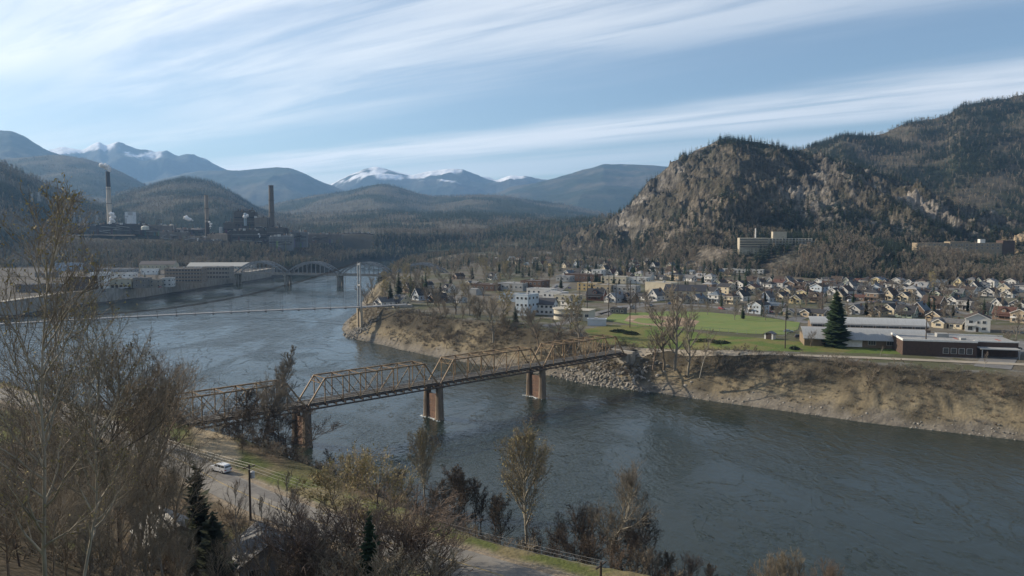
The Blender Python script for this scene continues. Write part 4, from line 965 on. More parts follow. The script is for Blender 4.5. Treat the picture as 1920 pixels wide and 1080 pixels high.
def house_kind(k):
    """the shared part meshes of one kind of house: (name, mesh, location, rotation, colour slot)"""
    if k in HK: return HK[k]
    P = []
    wl, rf, tr, dr = MB(), MB(), MB(), MB()
    wins = []
    if k in (0, 1, 4):
        w, d, h, rise = {0: (8.4, 11, 3.3, 2.9), 1: (7.6, 10, 4.0, 4.2), 4: (9.5, 10.5, 6.0, 2.3)}[k]
        gable_wall(wl, w, d, h, rise); gable(rf, w, -d / 2, d / 2, h, rise); gable_trim(tr, w, -d / 2 - 0.46, h, rise); gable_trim(tr, w, d / 2 + 0.48, h, rise)
        if k == 0:      # porch with its own small gable
            wl.box(-3.6, -3.3, -d / 2 - 2.2, -d / 2 - 1.9, 0, 2.5); wl.box(-0.3, 0, -d / 2 - 2.2, -d / 2 - 1.9, 0, 2.5); wl.box(-3.6, 0, -d / 2 - 2.2, -d / 2, 0, 0.7)
            pr = MB()
            for s in (-1, 1): pr.prism([(-1.8, 4.0), (-1.8 + s * 2.3, 2.55), (-1.8 + s * 2.3, 2.7), (-1.8, 4.15)], -d / 2 - 2.6, -d / 2 + 0.2)
            P.append(('porch_roof', pr.mesh('porch_roof', SHINGLE), None, 1)); q = MB(); q.prism([(-3.7, 2.6), (0.1, 2.6), (-1.8, 3.85)], -d / 2 - 2.25, -d / 2 - 2.1); P.append(('porch_gable', q.mesh('porch_gable', SIDING), None, 0))
            wins = [(2.2, -d / 2, 1.8, 1.8, 1.3, 0, 2), (0.6, -d / 2, 4.3, 1.0, 1.0, 0, 1), (-2.9, -d / 2, 1.8, 1.1, 1.2, 0, 1)]; dr.box(-1.4, -0.5, -d / 2 - .06, -d / 2 + .05, 0.1, 2.2)
        if k == 1:
            wins = [(1.6, -d / 2, 1.8, 1.5, 1.3, 0, 2), (0, -d / 2, 5.2, 1.3, 1.3, 0, 2), (-2.2, -d / 2, 1.8, 1.2, 1.2, 0, 1)]; dr.box(-0.9, 0.0, -d / 2 - .06, -d / 2 + .05, 0.1, 2.2)
            pr = MB(); pr.prism([(-3.4, 3.0), (1.2, 3.0), (1.2, 3.15), (-3.4, 3.15)], -d / 2 - 1.8, -d / 2 + 0.1); P.append(('porch_roof', pr.mesh('porch_roof', SHINGLE), None, 1)); wl.box(-3.3, -3.1, -d / 2 - 1.7, -d / 2 - 1.5, 0, 3.0); wl.box(0.9, 1.1, -d / 2 - 1.7, -d / 2 - 1.5, 0, 3.0)
        if k == 4:
            wins = [(-2.6, -d / 2, 4.4, 1.5, 1.3, 0, 2), (2.4, -d / 2, 4.5, 1.3, 1.2, 0, 2), (0.2, -d / 2, 4.4, 0.9, 1.1, 0, 1), (2.4, -d / 2, 1.7, 1.5, 1.2, 0, 2), (-2.8, -d / 2, 1.6, 1.8, 1.5, 0, 2)]; dr.box(-0.6, 0.4, -d / 2 - .06, -d / 2 + .05, 0.1, 2.2)
            b = MB(); b.box(-4.4, -0.8, -d / 2 - 1.5, -d / 2 - 0.02, 2.9, 3.05); b.box(-4.4, -0.8, -d / 2 - 1.5, -d / 2 - 1.42, 3.05, 4.0); P.append(('balcony', b.mesh('balcony', TRIM), None, None))
        for s in (-1, 1):
            for yy in (-2.6, 2.4): wins.append((s * w / 2, yy, 1.8, 1.2, 1.2, R(90) * s, 1))
            if k == 4: wins += [(s * w / 2, yy, 4.5, 1.2, 1.2, R(90) * s, 1) for yy in (-2.6, 2.4)]
        ch = (w * 0.22, 1.5, h + rise * 0.4, h + rise + 0.9)
    elif k in (2, 5):   # ridge parallel to the street
        w, d, h, rise = {2: (10.5, 8.5, 3.4, 3.6), 5: (14, 8, 3.0, 1.7)}[k]
        m2 = MB(); gable_wall(m2, d, w, h, rise); wl.add([(-y, x, z) for x, y, z in m2.V], m2.F)
        m2 = MB(); gable(m2, d, -w / 2, w / 2, h, rise); rf.add([(-y, x, z) for x, y, z in m2.V], m2.F)
        m2 = MB(); gable_trim(m2, d, -w / 2 - .46, h, rise); gable_trim(m2, d, w / 2 + .48, h, rise); tr.add([(-y, x, z) for x, y, z in m2.V], m2.F)
        if k == 2:      # dormer and front veranda
            dm = MB(); dm.prism([(-1.3, h + .6), (1.3, h + .6), (1.3, h + 2.1), (0, h + 3.1), (-1.3, h + 2.1)], -d / 2 + 0.7, 0); P.append(('dormer', dm.mesh('dormer', SIDING), None, 0))
            dq = MB()
            for s in (-1, 1): dq.prism([(0, h + 3.15), (s * 1.7, h + 1.85), (s * 1.7, h + 1.98), (0, h + 3.3)], -d / 2 + 0.4, 0.2)
            P.append(('dormer_roof', dq.mesh('dormer_roof', SHINGLE), None, 1)); wins.append((0, -d / 2 + 0.7, h + 1.5, 1.2, 0.9, 0, 2))
            pr = MB(); pr.prism([(-4.8, 0), (4.8, 0), (4.8, 0.14), (-4.8, 0.14)], -2.4, 0); 
            pv = [(x, y - d / 2, 2.7 + z - 0.22 * (-y)) for x, y, z in pr.V]; p2 = MB(); p2.add(pv, pr.F); P.append(('porch_roof', p2.mesh('porch_roof', SHINGLE), None, 1))
            for xx in (-4.6, -1.6, 1.4, 4.4): wl.box(xx, xx + .22, -d / 2 - 2.2, -d / 2 - 2.0, 0, 2.3)
            wl.box(-4.6, 4.6, -d / 2 - 2.2, -d / 2 - 2.05, 0, 0.8)
        else:
            g = MB(); g.prism([(-5.6, 0), (-0.6, 0), (-0.6, h), (-3.1, h + 1.5), (-5.6, h)], -d / 2 - 2.0, 0); wl.add(g.V, g.F)
            for s in (-1, 1): rf.prism([(-3.1, h + 1.52), (-3.1 + s * 3.0, h - 0.3), (-3.1 + s * 3.0, h - 0.16), (-3.1, h + 1.68)], -d / 2 - 2.5, 0)
            for s in (-1, 1): tr.prism([(-3.1, h + 1.4), (-3.1 + s * 3.05, h - 0.45), (-3.1 + s * 3.05, h - 0.14), (-3.1, h + 1.7)], -d / 2 - 2.6, -d / 2 - 2.48)
            wins.append((-3.1, -d / 2 - 2.0, 1.7, 2.4, 1.3, 0, 3))
        wins += [(x, -d / 2, 1.7, 1.6, 1.2, 0, 2) for x in ((-3.2, 3.0) if k == 2 else (2.4, 5.2))]; dr.box(0.2, 1.1, -d / 2 - .06, -d / 2 + .05, 0.1, 2.2)
        for s in (-1, 1): wins += [(s * w / 2, yy, 1.8, 1.2, 1.2, R(90) * s, 1) for yy in (-1.8, 1.8)]
        if k == 2:
            for s in (-1, 1): wins.append((s * w / 2, 0, h + 1.3, 1.1, 1.1, R(90) * s, 1))
        ch = (w * 0.28, 0.8, h + rise * 0.5, h + rise + 0.9)
    else:               # two storeys under a hipped roof
        w, d, h, rise = 8.6, 9.2, 5.7, 2.4
        wl.box(-w / 2, w / 2, -d / 2, d / 2, 0, h); o = 0.55; rl = 1.0
        v = [(-w / 2 - o, -d / 2 - o, h), (w / 2 + o, -d / 2 - o, h), (w / 2 + o, d / 2 + o, h), (-w / 2 - o, d / 2 + o, h), (0, -rl, h + rise), (0, rl, h + rise)]
        rf.add(v, [(0, 1, 4), (1, 2, 5, 4), (2, 3, 5), (3, 0, 4, 5), (3, 2, 1, 0)])
        for s in (-1, 1): tr.box(-w / 2 - o, w / 2 + o, s * (d / 2 + o) - .05, s * (d / 2 + o) + .05, h - .2, h + .02); tr.box(s * (w / 2 + o) - .05, s * (w / 2 + o) + .05, -d / 2 - o, d / 2 + o, h - .2, h + .02)
        pr = MB(); pr.box(-w / 2, w / 2, -d / 2 - 2.0, -d / 2 + .05, 2.75, 2.95); P.append(('porch_roof', pr.mesh('porch_roof', SHINGLE), None, 1))
        for xx in (-w / 2 + .1, -0.1, w / 2 - .3): wl.box(xx, xx + .2, -d / 2 - 1.9, -d / 2 - 1.7, 0, 2.75)
        wins = [(x, -d / 2, 4.3, 1.4, 1.3, 0, 2) for x in (-2.4, 2.2)] + [(x, -d / 2, 1.6, 1.4, 1.3, 0, 2) for x in (-2.6, 2.4)]; dr.box(-0.5, 0.5, -d / 2 - .06, -d / 2 + .05, 0.1, 2.2)
        for s in (-1, 1): wins += [(s * w / 2, yy, zz, 1.2, 1.2, R(90) * s, 1) for yy in (-2.2, 2.2) for zz in (1.7, 4.4)]
        ch = (1.8, 1.2, h + rise * 0.3, h + rise + 1.0)
    c = MB(); c.box(ch[0] - .4, ch[0] + .4, ch[1] - .4, ch[1] + .4, ch[2], ch[3])
    base = [('wall', wl.mesh('wall', SIDING), 0), ('roof', rf.mesh('roof', SHINGLE), 1), ('trim', tr.mesh('trim', TRIM), None), ('door', dr.mesh('door', DARKW), None), ('chimney', c.mesh('chimney', BRICK), None)]
    HK[k] = (base + [(a, b, d_) for a, b, _, d_ in P], wins); return HK[k]
WALLC = {'white': (0.58, 0.57, 0.54), 'cream': (0.54, 0.47, 0.34), 'pale grey': (0.42, 0.42, 0.41), 'pale blue': (0.42, 0.48, 0.54), 'tan': (0.40, 0.32, 0.22), 'brown': (0.19, 0.13, 0.09), 'pale green': (0.36, 0.41, 0.32), 'yellow': (0.55, 0.46, 0.26), 'brick red': (0.24, 0.11, 0.075)}
ROOFC = {'charcoal': (0.045, 0.045, 0.048), 'dark brown': (0.065, 0.048, 0.038), 'grey': (0.13, 0.13, 0.13), 'pale grey': (0.24, 0.24, 0.24), 'rust red': (0.10, 0.05, 0.038), 'blue grey': (0.12, 0.15, 0.18), 'green': (0.05, 0.085, 0.06)}
FRONT = R(-48.7)
HOUSES = []; HLAB = []
def house(k, x, y, z, wc, rc, label, group, rz=None, s=1.0):
    base, wins = house_kind(k)
    o = thing('house', label, 'house', (x, y, z), FRONT if rz is None else rz, group); o.scale = (s, s, s)
    made = {}
    for nm, me, slot in base:
        q = made[nm] = obj(nm, me, made.get({'chimney': 'roof', 'dormer_roof': 'dormer'}.get(nm), o)); q.color = (*(WALLC[wc] if slot == 0 else ROOFC[rc] if slot == 1 else (1, 1, 1)), 1)
    for (wx, wy, wz, ww, wh, fa, nx) in wins: win(o, wx, wy, wz, ww, wh, fa, nx)
    HOUSES.append((x, y)); HLAB.append(label); return o
ORD = ['first', 'second', 'third', 'fourth', 'fifth', 'sixth', 'seventh', 'eighth', 'ninth', 'tenth', 'eleventh', 'twelfth', 'thirteenth', 'fourteenth', 'fifteenth', 'sixteenth', 'seventeenth', 'eighteenth', 'nineteenth', 'twentieth',
       'twenty-first', 'twenty-second', 'twenty-third', 'twenty-fourth', 'twenty-fifth', 'twenty-sixth', 'twenty-seventh', 'twenty-eighth', 'twenty-ninth', 'thirtieth']
_T = {2: 'twenty', 3: 'thirty', 4: 'forty', 5: 'fifty', 6: 'sixty', 7: 'seventy', 8: 'eighty'}
for _k in range(30, 88): ORD.append(_T[(_k + 1) // 10][:-1] + 'ieth' if (_k + 1) % 10 == 0 else _T[(_k + 1) // 10] + '-' + ORD[(_k + 1) % 10 - 1])
KW = {0: 'bungalow', 1: 'steep gabled house', 2: 'dormered house', 3: 'two-storey hipped house', 4: 'two-storey gabled house', 5: 'long low bungalow'}
SOLID = []          # (x, y, radius) of the larger buildings, kept clear of houses and trees
def row(items, phrase, group, pxkey=True):
    rr = random.Random(len(items) * 7 + len(phrase)); i = 0
    for it in items:
        px, py, k, wc, rc = it[:5]; p = at(px, py, TOWN)
        if any(math.hypot(p.x - a, p.y - b) < 8.2 for a, b in HOUSES) or any(math.hypot(p.x - a, p.y - b) < r for a, b, r in SOLID): continue
        house(k, p.x, p.y, TOWN - 0.1 + max(0, 0.012 * (p.y - 720)), wc, rc, '%s %s, %s roof, %s' % (wc, KW[k], rc, phrase % ORD[i]), group, FRONT + rr.uniform(-0.10, 0.10) + (it[5] if len(it) > 5 else 0), it[6] if len(it) > 6 else rr.uniform(0.92, 1.06)); i += 1
def auto_row(px0, px1, py, n, seed):
    rr = random.Random(seed); out = []
    for i in range(n):
        t = (i + rr.uniform(0.2, 0.8)) / n
        out.append((px0 + (px1 - px0) * t, (py[0] + (py[1] - py[0]) * t) + rr.uniform(-1.6, 1.6), rr.choice((0, 0, 1, 1, 2, 3, 4, 5)), rr.choice(('white', 'white', 'cream', 'cream', 'pale grey', 'tan', 'pale blue', 'pale green', 'yellow', 'brown')), rr.choice(('charcoal', 'charcoal', 'dark brown', 'dark brown', 'grey', 'charcoal', 'rust red', 'pale grey', 'blue grey')), rr.choice((0, 0, 0, 1.57, -1.57))))
    return out

# ---- larger buildings
def block(name, label, cat, px, py, z, w, d, h, wallm=WALLM, col=(0.5, 0.48, 0.42), rz=0.0, roof='flat', rows=0, cols=0, wsz=(1.6, 1.4), roofc=(0.2, 0.2, 0.2), rise=2.5, group=None, side_cols=0, y=None, band=None, doors=0, p=None):
    """a building whose front foot centre shows at this pixel; local -y is its front"""
    p = p or (at(px, py, z) if y is None else Vector((xat(px, py, y), y, z)))
    o = thing(name, label, cat, (p.x, p.y, z), rz, group); SOLID.append((p.x - math.sin(rz) * d / 2, p.y + math.cos(rz) * d / 2, 0.5 * max(w, d) + 5))
    m = MB()
    if roof == 'gable_x':
        m2 = MB(); m2.prism([(-d / 2, 0), (d / 2, 0), (d / 2, h), (0, h + rise), (-d / 2, h)], -w / 2, w / 2); m.add([(-b, a + d / 2, c) for a, b, c in m2.V], m2.F)
    elif roof == 'gable_y': m.prism([(-w / 2, 0), (w / 2, 0), (w / 2, h), (0, h + rise), (-w / 2, h)], 0, d)
    else: m.box(-w / 2, w / 2, 0, d, 0, h)
    q = m.build('wall', wallm, o); q.color = (*col, 1)
    r = MB()
    if roof == 'flat':
        r.box(-w / 2 + .3, w / 2 - .3, .3, d - .3, h + 0.005, h + 0.12); q = r.build('roof', SHINGLE, o); q.color = (*roofc, 1)
        t = MB()
        for a, b, c, e in ((-w / 2 - .1, w / 2 + .1, -.1, .28), (-w / 2 - .1, w / 2 + .1, d - .28, d + .1), (-w / 2 - .1, -w / 2 + .28, .28, d - .28), (w / 2 - .28, w / 2 + .1, .28, d - .28)): t.box(a, b, c, e, h + 0.003, h + 0.55)
        q = t.build('parapet', wallm, o); q.color = (*col, 1)
        rr = random.Random(int(px * 7 + py)); u = MB()
        for _ in range(max(1, int(w * d / 160))):
            a = rr.uniform(-w / 2 + 2, w / 2 - 2) if w > 6 else 0; b = rr.uniform(2, d - 2) if d > 5 else d / 2; u.box(a - .8, a + .8, b - .7, b + .7, h + .1, h + rr.uniform(0.9, 1.6))
        q = u.build('roof_unit', WALLM, o); q.color = (0.4, 0.4, 0.4, 1)
    elif roof == 'gable_x':
        m2 = MB(); gable(m2, d, -w / 2, w / 2, h, rise, 0.5, 0.2); r.add([(-b, a + d / 2, c) for a, b, c in m2.V], m2.F); q = r.build('roof', METALROOF, o); q.color = (*roofc, 1)
    elif roof == 'gable_y':
        gable(r, w, 0, d, h, rise, 0.5, 0.2); q = r.build('roof', METALROOF, o); q.color = (*roofc, 1)
    fh = h / max(rows, 1)
    for j in range(rows):
        for i in range(cols): win(o, -w / 2 + w * (i + .5) / cols, 0, fh * (j + .55), min(wsz[0], w / cols * .8), min(wsz[1], fh * .6))
        for s in (-1, 1):
            for i in range(side_cols): win(o, s * w / 2, d * (i + .5) / side_cols, fh * (j + .55), min(wsz[0], d / side_cols * .8), min(wsz[1], fh * .6), R(90) * s)
        if band:
            g = MB(); g.box(-w / 2 + .4, w / 2 - .4, -0.09, 0.02, fh * j + fh * .42, fh * j + fh * .78); g.build('window_band', GLASS, o)
            for i in range(band):
                MB().box(-w / 2 + w * (i + .5) / band - .12, -w / 2 + w * (i + .5) / band + .12, -0.16, -0.07, fh * j + fh * .40, fh * j + fh * .80).build('mullion', TRIM, o)
    for i in range(doors):
        MB().box(-w / 2 + w * (i + .5) / doors - 1.3, -w / 2 + w * (i + .5) / doors + 1.3, -0.07, 0.02, 0, 2.9).build('garage_door', DARKW, o)
    return o
A14 = R(-14)
def special_buildings():
    # --- arched roof school hall
    p = at(1630, 652, TOWN); o = thing('school_hall', 'low hall with two curved pale metal roofs behind the tall spruce', 'school', (p.x, p.y, TOWN), A14); SOLID.append((p.x + 3, p.y + 12, 33))
    L = 27.0; w = MB(); w.box(-L, L, 0, 17, 0, 4.2); q = w.build('wall', WALLM, o); q.color = (0.20, 0.15, 0.10, 1)
    def vault(name, y0, y1, z0, z1, x0, x1, col, n=10):
        m = MB(); prof = []
        for i in range(n + 1):
            t = i / n; prof.append((y0 + (y1 - y0) * t, z0 + (z1 - z0) * math.sin(t * math.pi / 2)))
        poly = prof + [(a, b - 0.3) for a, b in prof[::-1]]
        m2 = MB(); m2.prism(poly, x0, x1); m.add([(b, a, c) for a, b, c in m2.V], m2.F); q = m.build(name, METALROOF, o); q.color = (*col, 1)
    vault('lower_roof', -2.2, 9, 3.6, 7.6, -L - 0.6, L - 3, (0.30, 0.31, 0.31)); vault('upper_roof', 12.0, 20.0, 8.6, 11.2, -L + 4, L, (0.36, 0.37, 0.37))
    w = MB(); w.box(-L + 4.4, L - 0.4, 12.3, 24, 4.3, 8.9); w.prism([(-L + 4.4, 4.3), (L - .4, 4.3), (L - .4, 7.4), (-L + 4.4, 7.4)], 9, 12.2); q = w.build('clerestory_wall', WALLM, o); q.color = (0.16, 0.12, 0.09, 1)
    for i in range(9): win(o, -L + 7 + i * 5.4, 12.28, 7.9, 4.2, 0.9, 0, 2, 'clerestory_window')
    for i in range(5): win(o, -14 + i * 7.5, 0, 2.3, 3.0, 2.0, 0, 3)
    MB().box(-11.5, -3.0, -0.4, 0.02, 0.2, 3.3).build('entrance', TRIM, o)
    # --- flat brick building
    p = at(1762, 668, TOWN); o = thing('brick_building', 'flat-roofed brown brick building with four front windows beside the bank road', 'building', (p.x, p.y, TOWN), A14); SOLID.append((p.x + 8, p.y + 10, 34))
    w = MB(); w.box(-14, 13.5, 0, 20, 0, 6.2); w.box(13.5, 30, 4.5, 22, 0, 6.0); w.build('wall', BRICK, o)
    r = MB(); r.box(-13.7, 13.2, .3, 19.7, 6.21, 6.3); r.box(13.55, 29.7, 4.8, 21.7, 6.01, 6.1); q = r.build('roof', SHINGLE, o); q.color = (0.30, 0.30, 0.29, 1)
    t = MB(); t.box(-14.2, 13.7, -.2, .3, 6.0, 6.75); t.box(-14.2, -13.7, .3, 20, 6.0, 6.75); t.box(13.7, 30.2, 4.2, 4.7, 5.9, 6.5); t.box(-14.2, 30.2, 21.8, 22.2, 6.0, 6.7); t.build('parapet', TRIM, o)
    for i in range(4): win(o, 2.2 + i * 2.9, 0, 2.4, 2.0, 2.2, 0, 1)
    c = MB(); c.box(14.5, 29, -1.5, 4.45, 3.6, 3.95); c.box(15, 15.3, -1.2, -.9, 0, 3.6); c.box(28.4, 28.7, -1.2, -.9, 0, 3.6); q = c.build('canopy', METALROOF, o); q.color = (0.36, 0.36, 0.35, 1)
    u = MB(); u.box(2, 6.5, 12, 15.5, 6.3, 7.9); u.box(9, 11, 5, 7, 6.3, 7.2); q = u.build('roof_unit', WALLM, o); q.color = (0.32, 0.32, 0.31, 1)
    for a in (8, 24): MB().box(a, a + .9, 7, 13, 6.11 if a > 13 else 6.31, 6.2 if a > 13 else 6.4).build('roof_stripe', mat('red_flashing', (0.30, 0.09, 0.06), (0.24, 0.08, 0.06), 1, 0.7), o)
    # --- hospital on its shelf, long building beside it
    y0 = 915; z0 = zat(461, y0); o = thing('hospital', 'pale multi-storey block with open galleries on the wooded shelf', 'hospital', (xat(1470, 459, y0), y0, z0 - 3), R(-7))
    w = MB(); w.box(-52, -18, 0, 16, -8, 12.5); w.box(-18, 34, 3, 17, -8, 12); w.box(34, 56, 6, 16, -8, 9); w.box(-12, 4, 5, 15, 12, 20); q = w.build('wall', WALLM, o); q.color = (0.42, 0.38, 0.30, 1)
    for j in range(4):
        for nm, a, b, yy in (('gallery', -17.5, 33.5, 3), ('gallery', -51.5, -18.6, 0)):
            MB().box(a, b, yy - 0.1, yy + 0.3, 0.9 + j * 2.9, 2.3 + j * 2.9).build(nm, GLASS, o); q = MB().box(a, b, yy - 1.4, yy - 0.12, 0.5 + j * 2.9, 0.85 + j * 2.9).build('gallery_slab', WALLM, o); q.color = (0.55, 0.50, 0.42, 1)
        for i in range(14): MB().box(-17 + i * 3.8, -16.7 + i * 3.8, 1.7, 2.0, 0.85 + j * 2.9, 3.39 + j * 2.9).build('gallery_post', TRIM, o)
    for i in range(3): win(o, 38 + i * 6, 6, 5.5, 3, 2, 0, 2)
    MB().tube((-32, 8, 12), (-32, 8, 24), 0.8, n=8).build('flue', TRIM, o)
    y0 = 925; z0 = zat(464, y0); o = thing('care_home', 'long low tan building on the shelf below the dark forest', 'building', (xat(1812, 461, y0), y0, z0 - 3), R(-4))
    w = MB(); w.box(-58, 42, 0, 14, -8, 8.5); w.box(-20, 4, -1.5, 13, -8, 10); q = w.build('wall', WALLM, o); q.color = (0.27, 0.22, 0.155, 1)
    q = MB().box(42, 56, -1, 14, -8, 11.5).build('end_wing', BRICK, o); q = MB().box(18, 24, 4, 10, 8.5, 13).build('roof_unit', WALLM, o); q.color = (0.6, 0.6, 0.58, 1)
    for j in range(2):
        for i in range(16): win(o, -56 + i * 6.2, -1.5 if -20 < -56 + i * 6.2 < 4 else 0, 2.4 + j * 3.6, 2.6, 1.8, 0, 2)
    # --- beige hall and gabled wing behind the field
    b = block('assembly_hall', 'tall windowless beige hall with flat roof beside the dark gabled wing', 'hall', 1233, 556, TOWN, 22, 16, 10.5, col=(0.60, 0.53, 0.40), rz=R(-38), roofc=(0.3, 0.28, 0.24))
    b = block('meeting_house', 'large cream building under a broad dark hipped roof', 'building', 1283, 562, TOWN, 30, 15, 6.6, col=(0.50, 0.43, 0.31), rz=R(-22), roof='gable_x', rise=4.0, roofc=(0.04, 0.04, 0.045), rows=2, cols=6, side_cols=3)
    # --- centre of the peninsula
    block('apartment_house', 'pale blue three-storey block with a low wing near the bank', 'building', 978, 592, TOWN, 9, 12, 12.5, col=(0.45, 0.52, 0.58), rz=R(-35), rows=3, cols=3, side_cols=3, roofc=(.25, .26, .28))
    block('row_house', 'long white building with dark dormered roof behind the bank trees', 'building', 1012, 590, TOWN, 17, 10, 6.5, col=(0.60, 0.60, 0.58), rz=R(-20), roof='gable_x', rise=3.4, roofc=(0.06, 0.06, 0.065), rows=2, cols=6, side_cols=2)
    p = at(1072, 601, TOWN); o = thing('round_front_building', 'low cream building with rounded front and flat roof beside the ball field', 'building', (p.x, p.y, TOWN), R(-25)); SOLID.append((p.x, p.y + 6, 17))
    w = MB(); w.lathe([(7, 0), (7, 6)], 24, -6, 6); w.box(-6, 10, 1, 12, 0, 5.7); q = w.build('wall', WALLM, o); q.color = (0.56, 0.52, 0.43, 1)
    r = MB(); r.lathe([(7.8, 6.01), (7.8, 6.5)], 24, -6, 6); r.box(-5.5, 10.5, .5, 12.5, 5.72, 6.05); q = r.build('roof', SHINGLE, o); q.color = (0.42, 0.39, 0.32, 1)
    MB().lathe([(7.06, 2.0), (7.06, 3.4)], 24, -6, 6).build('window_band', GLASS, o)
    for i in range(3): win(o, 1.5 + i * 3.6, 1, 3, 2.2, 1.6, 0, 2)
    cols_ = {'grey': (0.36, 0.36, 0.35), 'white': (0.62, 0.61, 0.58), 'tan': (0.44, 0.36, 0.24), 'brown': (0.14, 0.085, 0.06), 'ochre': (0.50, 0.37, 0.18), 'cream': (0.54, 0.48, 0.36), 'blue': (0.36, 0.42, 0.48)}
    sh = [(995, 545, 20, 16, 8, 'brown', 'dark brown brick shop block with flat roof by the main street', 2), (955, 545, 26, 16, 6, 'grey', 'grey flat-roofed store west of the brown brick shops', 1), (1088, 527, 36, 14, 6.5, 'brown', 'long dark shop row at the head of the main street', 1),
          (1118, 520, 11, 14, 7.5, 'white', 'narrow white gable-fronted shop beside the dark shop row', 2), (1100, 545, 18, 12, 6, 'ochre', 'ochre flat-roofed shop on the main street corner', 2), (1130, 547, 14, 12, 5.5, 'tan', 'tan flat-roofed shop behind the light poles', 1), (1150, 531, 26, 14, 6, 'cream', 'wide cream store behind the tan shop', 1),
          (1170, 548, 20, 12, 5, 'grey', 'grey low workshop before the beige hall', 1), (1035, 560, 16, 12, 4.5, 'white', 'low white garage by the parking area', 1), (1010, 553, 22, 11, 4.5, 'white', 'white flat-roofed supermarket wing', 1), (1060, 565, 18, 10, 4, 'cream', 'cream workshop with pale roof near the round-fronted building', 1),
          (960, 566, 22, 14, 5, 'blue', 'blue grey flat-roofed hall above the bank scrub', 1), (1055, 528, 15, 12, 5, 'grey', 'grey store at the upper main street', 1), (905, 545, 22, 12, 5, 'brown', 'brown roofed hall among the bare trees of the point', 1), (875, 553, 18, 10, 4.5, 'grey', 'grey shed roof among trees on the point', 0), (1195, 532, 18, 12, 5.5, 'white', 'white store behind the assembly hall', 1), (1390, 512, 48, 9, 4, 'white', 'long white carport roof below the wooded skirt of the mountain', 1)]
    for px, py, w_, d_, h_, c, lab, rws in sh: block('shop', lab, 'shop', px, py, TOWN + max(0, 0.012 * (at(px, py, TOWN).y - 720)), w_, d_, h_, col=cols_[c], rz=R(-30), rows=rws, cols=max(2, int(w_ / 4)), side_cols=2, roofc=(0.27, 0.27, 0.27) if c not in ('brown',) else (0.10, 0.09, 0.09))
    block('bleachers', 'long pale roofed stand beside the ball diamond', 'stand', 1119, 611, TOWN, 10, 5, 3.2, col=(0.50, 0.54, 0.58), rz=R(-8), roofc=(0.55, 0.58, 0.62))
    block('dugout', 'small dark field house with pale roof edge by the diamond', 'hut', 1157, 589, TOWN, 9, 6, 3.4, col=(0.13, 0.12, 0.11), rz=R(-25), roofc=(0.12, 0.12, 0.12), rows=1, cols=3)
    block('shed', 'small white garden shed by the outfield fence', 'shed', 1441, 636, TOWN, 4.2, 3.4, 2.5, col=(0.66, 0.66, 0.64), rz=R(-40), roof='gable_y', rise=1.0, roofc=(0.10, 0.10, 0.11), doors=1)
special_buildings()

